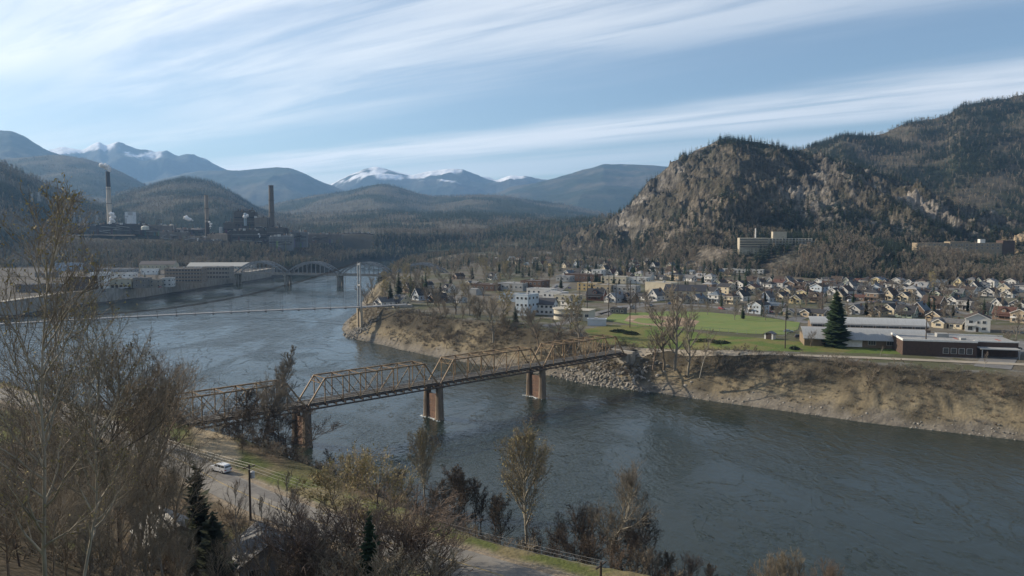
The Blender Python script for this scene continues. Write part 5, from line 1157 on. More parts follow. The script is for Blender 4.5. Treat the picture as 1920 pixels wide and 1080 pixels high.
def town_houses():
    Wt, C, Pg, Pb, T_, B, Gn, Y = 'white', 'cream', 'pale grey', 'pale blue', 'tan', 'brown', 'pale green', 'yellow'
    ch, db, g, rr, bg = 'charcoal', 'dark brown', 'grey', 'rust red', 'blue grey'
    row([(1832, 620, 4, Wt, db, 0.35, 1.15)], '%s and tallest beside the brick building', 'houses by the brick building')
    row([(1278, 568, 0, C, g), (1308, 567, 0, Wt, bg), (1344, 567, 3, Wt, bg), (1372, 569, 3, C, db), (1392, 563, 1, Wt, ch), (1440, 566, 1, Pb, g), (1466, 562, 0, C, ch), (1499, 568, 0, Y, db), (1531, 566, 2, T_, db)], 'facing the ball field, %s from the meeting house', 'houses facing the ball field')
    row([(1395, 584, 1, Wt, 'pale grey', 0, 0.5), (1422, 587, 4, Pb, ch, 0, 0.95), (1451, 580, 5, B, bg, 0.2), (1491, 592, 5, C, g, 0.3), (1528, 594, 5, T_, ch)], 'behind the outfield fence, %s along the street', 'houses by the outfield fence')
    row([(1607, 588, 0, Pg, g), (1645, 592, 0, T_, db), (1672, 587, 0, C, ch), (1700, 594, 2, Gn, ch), (1724, 592, 1, B, bg), (1757, 600, 0, T_, db), (1780, 614, 5, C, g), (1885, 598, 2, B, rr), (1915, 604, 4, T_, db)], '%s in the row behind the school', 'houses behind the school')
    row([(1575, 562, 1, C, ch), (1607, 563, 5, B, rr), (1641, 565, 3, B, ch, 0, 1.1), (1670, 562, 1, C, db), (1698, 563, 0, C, ch), (1722, 562, 1, Wt, g), (1750, 577, 2, B, db, 0, 1.15), (1790, 571, 0, Wt, ch), (1812, 580, 3, Pg, ch), (1840, 588, 2, Gn, ch), (1872, 581, 1, Wt, ch), (1908, 578, 0, Wt, db)], '%s along the middle street beyond the school', 'houses of the middle street')
    row([(1202, 561, 5, Wt, ch), (1231, 563, 1, Wt, g), (1180, 566, 2, B, ch), (1118, 562, 2, 'brick red', ch, 0.5, 1.2), (1155, 566, 0, Pg, 'pale grey', 0, 1.1), (1070, 580, 3, Wt, g)], '%s in the row before the assembly hall', 'houses before the assembly hall')
    row(auto_row(1330, 1560, (551, 551), 12, 1), '%s of the second row behind the field', 'houses of the second row')
    row(auto_row(1550, 1925, (551, 557), 18, 2), '%s on the upper street towards the forest', 'houses of the upper street')
    row(auto_row(1325, 1600, (543, 542), 15, 3), '%s of the third row behind the field', 'houses of the third row')
    row(auto_row(1590, 1930, (543, 546), 18, 4), '%s on the back street under dark slope', 'houses of the back street')
    row(auto_row(1340, 1640, (535, 535), 16, 5), '%s of the fourth row below the woods', 'houses of the fourth row')
    row(auto_row(1600, 1925, (537, 538), 17, 6), '%s on the last street under dark slope', 'houses of the last street')
    row(auto_row(1060, 1340, (520, 528), 15, 7), '%s of the row behind the shops', 'houses behind the shops')
    row(auto_row(1130, 1400, (512, 518), 14, 8), '%s of the row among dark conifers', 'houses among the conifers')
    row(auto_row(960, 1330, (504, 508), 17, 9), '%s of the far row under the mountain', 'houses of the far row')
    row(auto_row(920, 1250, (497, 500), 14, 10), '%s of the farthest row under the mountain', 'houses of the farthest row')
    row([(722, 573, 0, Wt, g), (752, 571, 2, C, g), (790, 562, 1, Pb, ch), (822, 566, 0, B, ch), (858, 566, 5, Pg, g), (842, 548, 2, Wt, ch), (770, 548, 1, B, db), (800, 540, 0, Pg, ch), (890, 535, 5, T_, g), (925, 525, 2, Wt, ch), (860, 524, 0, B, db)], '%s on the wooded point above the footbridge', 'houses on the wooded point')
town_houses()
# ------------------------------------------------------------------ far town on the left bank
def far_town():
    Z = 12.0
    L = [ # x0, x1, ytop, ybase, depth m, colour, label, rows, extra
        (104, 128, 494, 508, 14, (0.36, 0.46, 0.58), 'pale blue metal shed, first of the blue pair above the river wall', 1, {}),
        (129, 149, 494, 506, 14, (0.38, 0.48, 0.60), 'pale blue metal shed, second of the blue pair above the river wall', 1, {}),
        (156, 171, 498, 512, 10, (0.12, 0.12, 0.12), 'dark tower-like shop with white parapet', 2, {'roofc': (0.6, 0.6, 0.58)}),
        (170, 195, 512, 542, 16, (0.76, 0.76, 0.74), 'tall white hall with black ground floor openings', 2, {'doors': 3}),
        (134, 168, 520, 545, 16, (0.10, 0.075, 0.06), 'dark brown block with white shopfronts near the river wall', 2, {}),
        (198, 248, 513, 529, 14, (0.72, 0.72, 0.70), 'long white flat-roofed block behind the parking area', 2, {}),
        (200, 246, 524, 540, 12, (0.46, 0.43, 0.33), 'cream workshop with row of doors by the river wall', 1, {'doors': 6}),
        (250, 276, 522, 540, 12, (0.20, 0.185, 0.165), 'grey brown shop block behind bare street trees', 2, {}),
        (279, 303, 525, 539, 10, (0.30, 0.27, 0.22), 'tan two-storey shop east of the grey brown shops', 2, {}),
        (305, 322, 522, 538, 10, (0.52, 0.53, 0.52), 'small white building beside the river walk', 2, {}),
        (264, 292, 505, 515, 12, (0.74, 0.74, 0.72), 'low white shop with pale roof before the gabled warehouse', 1, {}),
        (310, 377, 504, 530, 20, (0.24, 0.19, 0.145), 'brown four-storey office block with window rows', 4, {'band': 12}),
        (379, 430, 501, 524, 18, (0.27, 0.245, 0.21), 'grey three-storey block nearest the arch bridge', 3, {'band': 9}),
        (262, 326, 490, 506, 18, (0.48, 0.43, 0.31), 'cream gabled warehouse with brown roof', 1, {'roof': 'gable_x', 'rise': 4.5, 'roofc': (0.12, 0.10, 0.085)}),
        (352, 470, 493, 504, 30, (0.42, 0.40, 0.35), 'huge pale-roofed arena shed by the bridge approach', 1, {'roof': 'gable_x', 'rise': 5, 'roofc': (0.40, 0.39, 0.35)}),
        (180, 250, 505, 512, 16, (0.32, 0.32, 0.32), 'long grey flat roof behind the tall white hall', 1, {}),
        (66, 98, 512, 520, 14, (0.22, 0.19, 0.16), 'brown warehouse behind the leaning bare branches', 1, {}),
        (92, 126, 533, 545, 12, (0.30, 0.30, 0.29), 'pale grey row of stores at the end of the wall', 1, {}),
        (30, 72, 534, 548, 14, (0.17, 0.145, 0.125), 'dim brown block seen through the near branches', 2, {}),
    ]
    for x0, x1, yt, yb, d, c, lab, rows, kw in L:
        p = at((x0 + x1) / 2, yb, Z); k = p.y / FPX; w = (x1 - x0) * k; h = (yb - yt) * k - (kw.get('rise', 0))
        block('town_building', lab, 'building', (x0 + x1) / 2, yb, Z, w, d, max(3.0, h), col=c, rz=R(4), rows=rows, cols=0 if 'band' in kw else max(2, int(w / 5)), side_cols=2, **kw)
    # cars on the parking strip are added with the other cars
far_town()

# ------------------------------------------------------------------ smelter on the bench
IND = mat('soot_cladding', (1, 1, 1), (0.70, 0.68, 0.66), 0.08, 0.8, objcol=True, stretch=(3, 3, 0.4))
def smelter():
    def ind(x0, x1, yt, yb, depth, y, c, label, roof='flat', bands=2, rise=3, pipes=0):
        k = y / FPX; w = (x1 - x0) * k; zt = zat(yt, y); zb = zat(yb, y) - 6; h = zt - zb; X = xat((x0 + x1) / 2, yb, y)
        o = thing('smelter_building', label, 'factory', (X, y, zb), R(6)); rr = random.Random(int(x0 * 13 + yt))
        m = MB()
        if roof == 'gable':
            m2 = MB(); m2.prism([(-depth / 2, 0), (depth / 2, 0), (depth / 2, h - rise), (0, h), (-depth / 2, h - rise)], -w / 2, w / 2); m.add([(-b, a + depth / 2, c_) for a, b, c_ in m2.V], m2.F)
        else: m.box(-w / 2, w / 2, 0, depth, 0, h)
        q = m.build('wall', IND, o); q.color = (*c, 1)
        r = MB()
        if roof == 'gable':
            m2 = MB(); gable(m2, depth, -w / 2, w / 2, h - rise, rise, 0.6, 0.3); r.add([(-b, a + depth / 2, c_) for a, b, c_ in m2.V], m2.F)
        else:
            r.box(-w / 2 - .4, w / 2 + .4, -.4, depth + .4, h + .01, h + .6)
            if w > 14: r.box(-w * .4, w * .4, depth * .3, depth * .7, h + .6, h + 2.6)
        q = r.build('roof', IND, o); q.color = (*[v * 1.25 + .01 for v in c], 1)
        for j in range(bands):
            z = (h - (rise if roof == 'gable' else 0)) * (0.45 + 0.5 * j / max(1, bands)); q = MB().box(-w / 2 + 1, w / 2 - 1, -0.2, 0.05, z - 0.9, z + 0.9).build('window_band', IND, o); q.color = (0.02, 0.022, 0.025, 1) if j % 2 else (0.16, 0.15, 0.14, 1)
        for j in range(pipes):
            x = rr.uniform(-w / 2 + 1, w / 2 - 1); hh = h + rr.uniform(3, 11); MB().tube((x, rr.uniform(1, depth - 1), h - 1), (x, depth / 2, hh), rr.uniform(0.5, 1.1), n=8).build('vent_stack', IND, o).color = (0.12, 0.11, 0.10, 1)
        for j in range(int(w / 9)):
            x = rr.uniform(-w / 2 + 1, w / 2 - 3); q = MB().box(x, x + rr.uniform(1.5, 4), -rr.uniform(1, 3), -0.02, 0, h * rr.uniform(.25, .7)).build('annex', IND, o); q.color = (*[v * rr.uniform(.7, 1.6) for v in c], 1)
        for j in range(int(3 + w / 4)):          # clutter on roof and front: housings, ducts, bright tanks
            x = rr.uniform(-w / 2 + 1, w / 2 - 1); cc = rr.choice([(0.40, 0.37, 0.33), (0.62, 0.62, 0.60), (0.34, 0.22, 0.15), (0.10, 0.09, 0.08), (0.50, 0.50, 0.48), (0.20, 0.15, 0.11), (0.07, 0.06, 0.055)]); hh = rr.uniform(1.5, 5.5); ww = rr.uniform(.8, 2.6); yy = rr.uniform(1, depth - 2)
            if rr.random() < .45: q = MB().lathe([(ww * .6, 0), (ww * .6, hh), (.05, hh + ww * .3)], 8).build('roof_tank', IND, o, (x, yy, h - (rise if roof == 'gable' else 0)))
            else: q = MB().box(-ww, ww, -1.2, 1.2, 0, hh).build('roof_housing', IND, o, (x, yy, h - (rise if roof == 'gable' else 0)))
            q.color = (*cc, 1)
        for j in range(int(w / 12)):
            a = rr.uniform(-w / 2, 0); b = a + rr.uniform(6, w / 2 + 4); z = h * rr.uniform(.3, .95); q = MB().tube((a, -1.2, z), (b, -1.2, z + rr.uniform(-4, 5)), rr.uniform(.5, .9), n=7).build('duct', IND, o); q.color = (0.33, 0.31, 0.28, 1) if rr.random() < .5 else (0.09, 0.08, 0.07, 1)
        return o
    D = (0.10, 0.088, 0.08); M = (0.19, 0.162, 0.135); T = (0.32, 0.25, 0.185); G = (0.19, 0.19, 0.19)
    ind(440, 478, 398, 448, 26, 1395, D, 'tallest dark smelter block with framed towers', pipes=7, bands=4)
    ind(478, 501, 409, 450, 22, 1392, M, 'dark smelter block leaning on the tallest one', pipes=3, bands=3)
    ind(420, 442, 419, 450, 20, 1390, D, 'narrow dark block before the thin stack', pipes=3)
    ind(436, 500, 433, 458, 24, 1365, (0.075, 0.062, 0.052), 'wide brown smelter front below the tallest block', bands=3)
    ind(390, 426, 440, 458, 20, 1360, T, 'tan panelled smelter shed at foot of thin stack', bands=1)
    ind(500, 532, 428, 458, 22, 1370, D, 'black smelter block at foot of wide brown stack', pipes=4, bands=3)
    ind(505, 548, 444, 464, 18, 1345, G, 'grey terraced smelter shed facing the river', bands=3)
    ind(345, 392, 446, 460, 18, 1350, M, 'low brown smelter shed west of the tan panelled one', bands=1)
    ind(365, 420, 452, 466, 16, 1335, (0.10, 0.095, 0.09), 'lowest grey smelter shed above the wooded slope', bands=1)
    ind(300, 350, 436, 448, 20, 1420, M, 'long low smelter shed among pipes', bands=1, pipes=2)
    ind(318, 380, 428, 440, 20, 1480, D, 'dark smelter range behind the long low shed', pipes=4, roof='gable')
    ind(140, 185, 424, 434, 18, 1450, D, 'low dark works range west of the tall stack', bands=1)
    ind(182, 265, 422, 434, 22, 1440, (0.07, 0.06, 0.055), 'long dark works range at foot of tall stack', bands=1)
    ind(255, 322, 424, 437, 20, 1460, M, 'works range beside the white dome tank', bands=1, pipes=3)
    ind(545, 575, 436, 458, 16, 1400, G, 'grey smelter annex with conveyor tower', bands=2, pipes=2)
    ind(575, 640, 440, 450, 18, 1500, M, 'low range at the end of the works', bands=1)
    ind(640, 700, 439, 446, 16, 1850, (0.12, 0.10, 0.085), 'distant low shed on the bench beyond the works', bands=1)
    ind(60, 120, 428, 438, 18, 1480, M, 'dim works shed behind the catkin branches', bands=1)
    # stacks
    def stack(px, yt, yb, y, wpx, label, parts):
        k = y / FPX; zt = zat(yt, y); zb = zat(yb, y) - 10; r = wpx * k / 2; o = thing('smoke_stack', label, 'chimney', (xat(px, yb, y), y, zb)); h = zt - zb
        for nm, f0, f1, c in parts:
            ra = r * (1.25 - .25 * f0); rb = r * (1.25 - .25 * f1); q = MB().lathe([(ra, h * f0), (rb, h * f1)], 16).build(nm, IND, o, smooth=False); q.color = (*c, 1)
        q = MB().lathe([(r * 1.08, h - 1.5), (r * 1.08, h + .3), (r * .7, h + .32)], 16).build('rim', IND, o); q.color = (*parts[-1][3], 1)
        for f in (0.45, 0.7):
            q = MB().lathe([(r * 1.35, h * f), (r * 1.35, h * f + 1)], 16).build('platform', IND, o); q.color = (0.09, 0.085, 0.08, 1)
        return o
    stack(206, 322, 422, 1600, 7.2, 'tallest pale smoke stack with black top and steam plume', [('shaft', 0, 0.74, (0.48, 0.43, 0.36)), ('black_band', 0.74, 1.0, (0.05, 0.042, 0.042))])
    stack(389, 366, 440, 1385, 6.2, 'thin tan smoke stack with dark scaffolded foot', [('dark_foot', 0, 0.40, (0.06, 0.05, 0.045)), ('shaft', 0.40, 1.0, (0.24, 0.205, 0.17))])
    stack(510, 348, 430, 1400, 8.6, 'wide brown brick smoke stack at end of smelter', [('shaft', 0, 0.96, (0.135, 0.115, 0.10)), ('cap_band', 0.96, 1.0, (0.10, 0.08, 0.07))])
    # white tower, tanks, silos, steel frames
    y = 1560; o = thing('white_tower', 'white boxy plant tower with grey patches beside tall stack', 'tower', (xat(242, 420, y), y, zat(424, y) - 4)); k = y / FPX
    q = MB().box(-8, 8, 0, 14, 0, 33).build('wall', WALLM, o); q.color = (0.66, 0.68, 0.70, 1)
    for a, b, c, d in ((-8.1, -4, 8, 20), (1, 7, 3, 9), (-2, 8.1, 26, 33.3), (-7, -1, 22, 25)): MB().box(a, b, -0.3, 0.02, c, d).build('panel', IND, o).color = (0.42, 0.44, 0.46, 1)
    for i, (px, py, y, r, h, c, lab) in enumerate([(272, 424, 1440, 7, 5, (0.60, 0.60, 0.52), 'white domed storage tank among the works'), (310, 424, 1470, 5, 8, (0.46, 0.42, 0.34), 'cream silo, westernmost of the cream pair'), (322, 424, 1470, 4, 9, (0.50, 0.46, 0.38), 'cream silo, easternmost of the cream pair'), (414, 432, 1380, 3, 12, (0.40, 0.42, 0.44), 'grey cylinder scrubber beside the tan shed'), (534, 432, 1390, 6, 10, (0.10, 0.08, 0.07), 'black drum at foot of brown stack'), (199, 420, 1500, 3, 6, (0.62, 0.64, 0.66), 'small white tank at tall stack foot'), (460, 416, 1388, 2.6, 22, (0.34, 0.42, 0.48), 'pale blue vessel on the tallest block')]):
        o = thing('storage_tank', lab, 'tank', (xat(px, py, y), y, zat(py + 4, y) - 3)); q = MB().lathe([(r, 0), (r, h)], 18).build('shell', IND, o); q.color = (*c, 1)
        q = MB().lathe([(r * 1.02, h), (r * .8, h + r * .25), (r * .3, h + r * .4), (0.05, h + r * .42)], 18).build('dome', IND, o); q.color = (*[v * 1.05 for v in c], 1)
    rr = random.Random(5)
    spots = [(440, 396), (450, 394), (463, 393), (474, 395), (425, 424), (345, 430), (355, 428), (300, 428), (330, 430), (370, 432), (520, 426), (540, 430), (285, 430), (268, 410), (299, 412), (560, 438)]
    places = ['at the crest of tallest block', 'on the tallest block', 'beside the blue vessel', 'at the end of tallest block', 'before the thin stack', 'on the dark range', 'on the dark range roof', 'over the works range', 'amid the pipe racks', 'near the tan shed', 'by the wide brown stack', 'east of the brown stack', 'by the dome tank', 'like a mast behind dome tank', 'like a mast near the silos', 'on the grey annex']
    for i, (px, py) in enumerate(spots):
        y = 1400 if px > 400 else 1470; o = thing('steel_frame', 'dark open steel frame ' + places[i], 'frame', (xat(px, py, y), y, zat(py + 16, y))); h = 17; w = rr.uniform(1.5, 3.2)
        for sx in (-1, 1):
            for sy in (-1, 1): MB().beam((sx * w, sy * w, 0), (sx * w, sy * w, h), 0.5).build('column', DARKSTEEL, o)
        for z in (5, 10, 15.5): MB().box(-w - .4, w + .4, -w - .4, w + .4, z, z + .5).build('platform', DARKSTEEL, o)
        for z in (5, 10): MB().beam((-w, -w - .1, z), (w, -w - .1, z + 5), 0.35).build('brace', DARKSTEEL, o)
    # transmission towers behind the works
    for i, (px, yt, yb) in enumerate([(132, 395, 415), (140, 397, 416), (150, 404, 420), (157, 410, 421), (164, 411, 421), (182, 403, 416), (60, 362, 376), (73, 360, 375)]):
        y = 1650; k = y / FPX; h = (yb - yt) * k; o = thing('pylon', 'pale lattice transmission pylon, %s of the line behind the works' % ORD[i], 'pylon', (xat(px, yb, y), y, zat(yb, y) - 3), 0, 'pylons behind the works'); h += 3
        PY = mat('pylon_steel', (0.40, 0.42, 0.44), (0.34, 0.36, 0.38), 0.3, 0.5)
        for sx in (-1, 1):
            for sy in (-1, 1): MB().beam((sx * 2.2, sy * 2.2, 0), (sx * .5, sy * .5, h), 0.45).build('leg', PY, o)
        for f in (.72, .85, .97): MB().beam((-4, 0, h * f), (4, 0, h * f), 0.45).build('cross_arm', PY, o)
    # steam
    ST = bpy.data.materials.new('steam'); ST.use_nodes = True; b = ST.node_tree.nodes['Principled BSDF']; b.inputs['Base Color'].default_value = (0.9, 0.9, 0.9, 1); b.inputs['Roughness'].default_value = 1
    tn = ST.node_tree.nodes.new('ShaderNodeTexNoise'); tn.inputs['Scale'].default_value = 0.25; mr = ST.node_tree.nodes.new('ShaderNodeMapRange'); mr.inputs[1].default_value = .35; mr.inputs[2].default_value = .6; mr.inputs[3].default_value = .6; mr.inputs[4].default_value = 1.0
    ST.node_tree.links.new(tn.outputs['Fac'], mr.inputs[0]); ST.node_tree.links.new(mr.outputs[0], b.inputs['Alpha'])
    def steam(px, py, y, n, dx, dz, r, lab):
        m = MB(); q = random.Random(int(px)); b = bmesh.new()
        for i in range(n):
            t = i / n; c = Vector((dx * t + q.gauss(0, r * .5), q.gauss(0, r * .4), dz * t + q.gauss(0, r * .4))); s = r * (0.5 + 0.7 * t) * q.uniform(.6, 1.2)
            g = bmesh.ops.create_icosphere(b, subdivisions=2, radius=s, matrix=Matrix.Translation(c))
            for v in g['verts']: v.co += (v.co - c) * (float(vnoise(np.array([v.co.x / s * 1.7 + i]), np.array([v.co.z / s * 1.7 + v.co.y / s]), 5)[0]) - 0.5) * 0.9
        me = bpy.data.meshes.new('steam'); b.to_mesh(me); b.free(); me.materials.append(ST); me.polygons.foreach_set('use_smooth', np.ones(len(me.polygons), bool))
        o = obj('steam', me, None, (xat(px, py, y), y, zat(py, y))); tag(o, lab, 'steam', kind='stuff')
    steam(207, 320, 1600, 16, -12, 15, 5.0, 'white steam leaving the tallest stack')
    steam(208, 421, 1590, 14, 6, 24, 4.5, 'white steam rising at the foot of tallest stack')
    steam(360, 414, 1500, 9, -14, 8, 3.6, 'white steam drifting over the dark range')
    steam(394, 428, 1378, 6, 0, 13, 1.6, 'thin steam beside the thin stack'); steam(459, 408, 1386, 5, 3, 4, 3.0, 'steam puff on the tallest block'); steam(486, 446, 1362, 4, 0, 8, 1.4, 'steam jet before the smelter front')
smelter()

# ------------------------------------------------------------------ poles and wires
POLE = mat('dark_pole_wood', (0.075, 0.058, 0.045), (0.045, 0.036, 0.03), 0.8, 0.9, stretch=(1, 1, .2))
WIRE = mat('wire_aluminium', (0.22, 0.22, 0.22), (0.16, 0.16, 0.16), 1, 0.5)
def pole(x, y, z, h, label, arms=1, group=None, r=0.2, lamps=0, rz=0.3):
    o = thing('utility_pole', label, 'pole', (x, y, z), rz, group); MB().tube((0, 0, -.5), (0, 0, h), r * 1.15, r * .75, 8).build('shaft', POLE, o)
    for i in range(arms): MB().box(-1.2, 1.2, -.09, .09, h - .55 - i * .9, h - .37 - i * .9).build('cross_arm', POLE, o)
    for i in range(lamps): MB().box(-1.3 + i * .75, -0.8 + i * .75, -.5, .1, h - .3, h + .3).build('floodlight', mat('lamp_housing', (0.3, 0.3, 0.3), (0.22, 0.22, 0.22), 1, 0.5), o)
    return o
def poles():
    L = [(1087, 500, 567, 1), (1101, 514, 585, 1), (1141, 513, 594, 1), (1181, 525, 614, 3), (1192, 516, 588, 1), (1270, 524, 612, 3), (1432, 520, 594, 3), (1541, 521, 592, 3), (1472, 587, 653, 1), (1735, 592, 664, 1), (1155, 530, 572, 1), (1748, 574, 612, 1), (1500, 572, 592, 1)]
    lab = ['dark pole behind the round-fronted building', 'dark pole left of the pale stand', 'dark pole behind the pale stand', 'tall floodlight pole at the infield edge', 'dark pole by the dugout', 'tall floodlight pole behind the bare bank trees', 'tall floodlight pole at outfield street corner', 'tall floodlight pole behind the spruce', 'dark pole on the lawn beside bank road', 'dark pole before the brick building', 'thin pole among the shops', 'thin pole behind the school', 'short pole by outfield fence']
    for (px, yt, yb, a), l in zip(L, lab):
        p = on_ground(px, yb, 16.5); k = p.y / FPX; pole(p.x, p.y, p.z, (yb - yt) * k, l, 1 if a == 1 else 0, 'dark poles of the town', 0.24, a if a == 3 else 0, rz=0.2)
    A = (-46, 130); B = (11, 91); C = (-97, 170)
    near = [(A, 10.0, 'near utility pole with grey transformer beside the road'), (B, 10.0, 'utility pole at the lower end of near wires'), (C, 10.0, 'utility pole at the upper end of near wires')]
    tops = []
    for (x, y), h, l in near:
        z = tz(x, y); o = pole(x, y, z, h, l, 1, None, 0.2, 0, rz=R(55)); tops.append((x, y, z + h))
        if (x, y) == A:
            MB().lathe([(0.38, h - 2.6), (0.42, h - 2.5), (0.42, h - 1.5), (0.2, h - 1.35)], 12, 0.6, 0).build('transformer', WALLM, o).color = (0.5, 0.52, 0.54, 1); MB().box(0.1, 0.3, -.06, .06, h - 2.3, h - 1.8).build('bracket', DARKSTEEL, o)
    def wire(a, b, sag, lab, off):
        m = MB(); n = 22; d = (Vector(b) - Vector(a)); s = Vector((-d.y, d.x, 0)).normalized() * off; pts = []
        for i in range(n + 1):
            t = i / n; pts.append(Vector(a).lerp(Vector(b), t) + s - Vector((0, 0, sag * 4 * t * (1 - t))))
        for p, q in zip(pts[:-1], pts[1:]): m.tube(p, q, 0.02, n=4, cap=False)
        o = m.build('wire', WIRE); tag(o, lab, 'wire', 'wires beside the near road')
    for i, off in enumerate((-1.0, 0.0, 1.0)):
        nm = ('river-side', 'middle', 'hill-side')[i]
        wire((tops[0][0], tops[0][1], tops[0][2] - .3), (tops[1][0], tops[1][1], tops[1][2] - .3), 0.9, nm + ' wire running down from the transformer pole', off); wire((tops[0][0], tops[0][1], tops[0][2] - .3), (tops[2][0], tops[2][1], tops[2][2] - .3), 0.7, nm + ' wire running up from the transformer pole', off)
    wire((tops[0][0], tops[0][1], tops[0][2] - 2.6), (tops[1][0], tops[1][1], tops[1][2] - 2.6), 1.0, 'lowest telephone line down from the transformer pole', 0.2)
poles()

# ------------------------------------------------------------------ cars
CARP = mat('car_paint', (1, 1, 1), (0.96, 0.96, 0.96), 1, 0.25, objcol=True, spec=0.5); TYRE = mat('tyre_rubber', (0.02, 0.02, 0.02), (0.03, 0.03, 0.03), 2, 0.9); RIM = mat('wheel_rim', (0.4, 0.4, 0.42), (0.3, 0.3, 0.32), 2, 0.35, metal=0.6)
LAMP_R = mat('tail_lamp', (0.35, 0.02, 0.02), (0.25, 0.02, 0.02), 2, 0.3); LAMP_W = mat('head_lamp', (0.75, 0.75, 0.72), (0.6, 0.6, 0.6), 2, 0.2)
def car_meshes(van):
    L, Wd = (4.9, 0.93) if van else (4.4, 0.88)
    if van: body = [(-2.45, .35), (2.45, .35), (2.45, .75), (2.3, 1.02), (1.35, 1.12), (-2.35, 1.12), (-2.45, .9)]; cab = [(-2.38, 1.1), (1.38, 1.1), (0.55, 1.72), (-0.2, 1.80), (-1.9, 1.78), (-2.25, 1.6)]
    else: body = [(-2.2, .32), (2.2, .32), (2.2, .68), (2.0, .86), (0.95, .95), (-1.6, .98), (-2.15, .92)]; cab = [(-1.75, .95), (1.0, .93), (0.3, 1.40), (-0.2, 1.46), (-1.1, 1.44)]
    def loft(poly, w0, w1, zt):
        m = MB(); n = len(poly); zs = [p[1] for p in poly]; lo, hi = min(zs), max(zs)
        rings = []
        for s, inset in ((-1, 0.0), (-1, 1.0), (1, 1.0), (1, 0.0)):
            pass
        v = []
        for y_, sc in ((-1, .97), (-.86, 1.0), (.86, 1.0), (1, .97)):
            for (x, z) in poly:
                t = (z - lo) / (hi - lo); w = w0 + (w1 - w0) * t; cx = x * (sc if abs(y_) == 1 else 1); v.append((cx, y_ * w, lo + (z - lo) * (sc if abs(y_) == 1 else 1)))
        f = [tuple(range(n)), tuple(range(4 * n - 1, 3 * n - 1, -1))]
        for k in range(3):
            for i in range(n): f.append((k * n + i, (k + 1) * n + i, (k + 1) * n + (i + 1) % n, k * n + (i + 1) % n))
        return m.add(v, f)
    B = loft(body, Wd, Wd * .97, 0).mesh('body', CARP)
    C = loft(cab, Wd * .93, Wd * .74, 0).mesh('cabin', CARP)
    g = MB(); x0, x1, zl, zh = (-2.2, 1.05, 1.18, 1.62) if van else (-1.5, .75, 1.0, 1.32)
    for s in (-1, 1):
        for i in range(3):
            a = x0 + (x1 - x0) * i / 3 + .06; b = x0 + (x1 - x0) * (i + 1) / 3 - .06; wl, wh = Wd * .915, Wd * .79; bt = b - (.35 if i == 2 else 0)
            g.add([(a, s * (wl + .012), zl), (b, s * (wl + .012), zl), (bt, s * (wh + .012), zh), (a, s * (wh + .012), zh)], [(0, 1, 2, 3)])
    xf = (1.42, .62) if van else (1.03, .36); zf = (1.13, 1.7) if van else (.96, 1.38)
    g.add([(xf[0] - .05, -Wd * .82, zf[0]), (xf[0] - .05, Wd * .82, zf[0]), (xf[1] - .0, Wd * .68, zf[1]), (xf[1] - .0, -Wd * .68, zf[1])], [(0, 1, 2, 3)])
    xr = (-2.4, -2.27) if van else (-1.8, -1.2); zr = (1.2, 1.6) if van else (1.0, 1.4)
    g.add([(xr[0], -Wd * .8, zr[0]), (xr[0], Wd * .8, zr[0]), (xr[1] - .03, Wd * .7, zr[1]), (xr[1] - .03, -Wd * .7, zr[1])], [(0, 1, 2, 3)])
    G = g.mesh('windows', GLASS)
    w = MB(); w.cur = 0
    def wheel():
        return MB().tube((0, -.11, 0), (0, .11, 0), .34, n=16).mesh('wheel', TYRE), MB().tube((0, -.125, 0), (0, .125, 0), .2, n=10).mesh('rim', RIM)
    hl = MB(); hl.box(-.06, .06, -.2, .2, -.09, .09)
    return B, C, G, wheel(), hl.mesh('headlight', LAMP_W), hl.mesh('tail_light', LAMP_R), L, Wd
CM = {}
def car(x, y, z, rz, col, label, van=False, group=None):
    if van not in CM: CM[van] = car_meshes(van)
    B, C, G, Wh, HL, TL, L, Wd = CM[van]; o = thing('minivan' if van else 'car', label, 'car', (x, y, z), rz, group)
    for nm, me in (('body', B), ('cabin', C), ('windows', G)): obj(nm, me, o).color = (*col, 1)
    for s in (-1, 1):
        for xx in (-L * .31, L * .31): obj('rim', Wh[1], obj('wheel', Wh[0], o, (xx, s * (Wd - .08), .34)))
        obj('headlight', HL, o, (L / 2 - .02, s * Wd * .68, .68)); obj('tail_light', TL, o, (-L / 2 + .01, s * Wd * .75, .8))
    return o
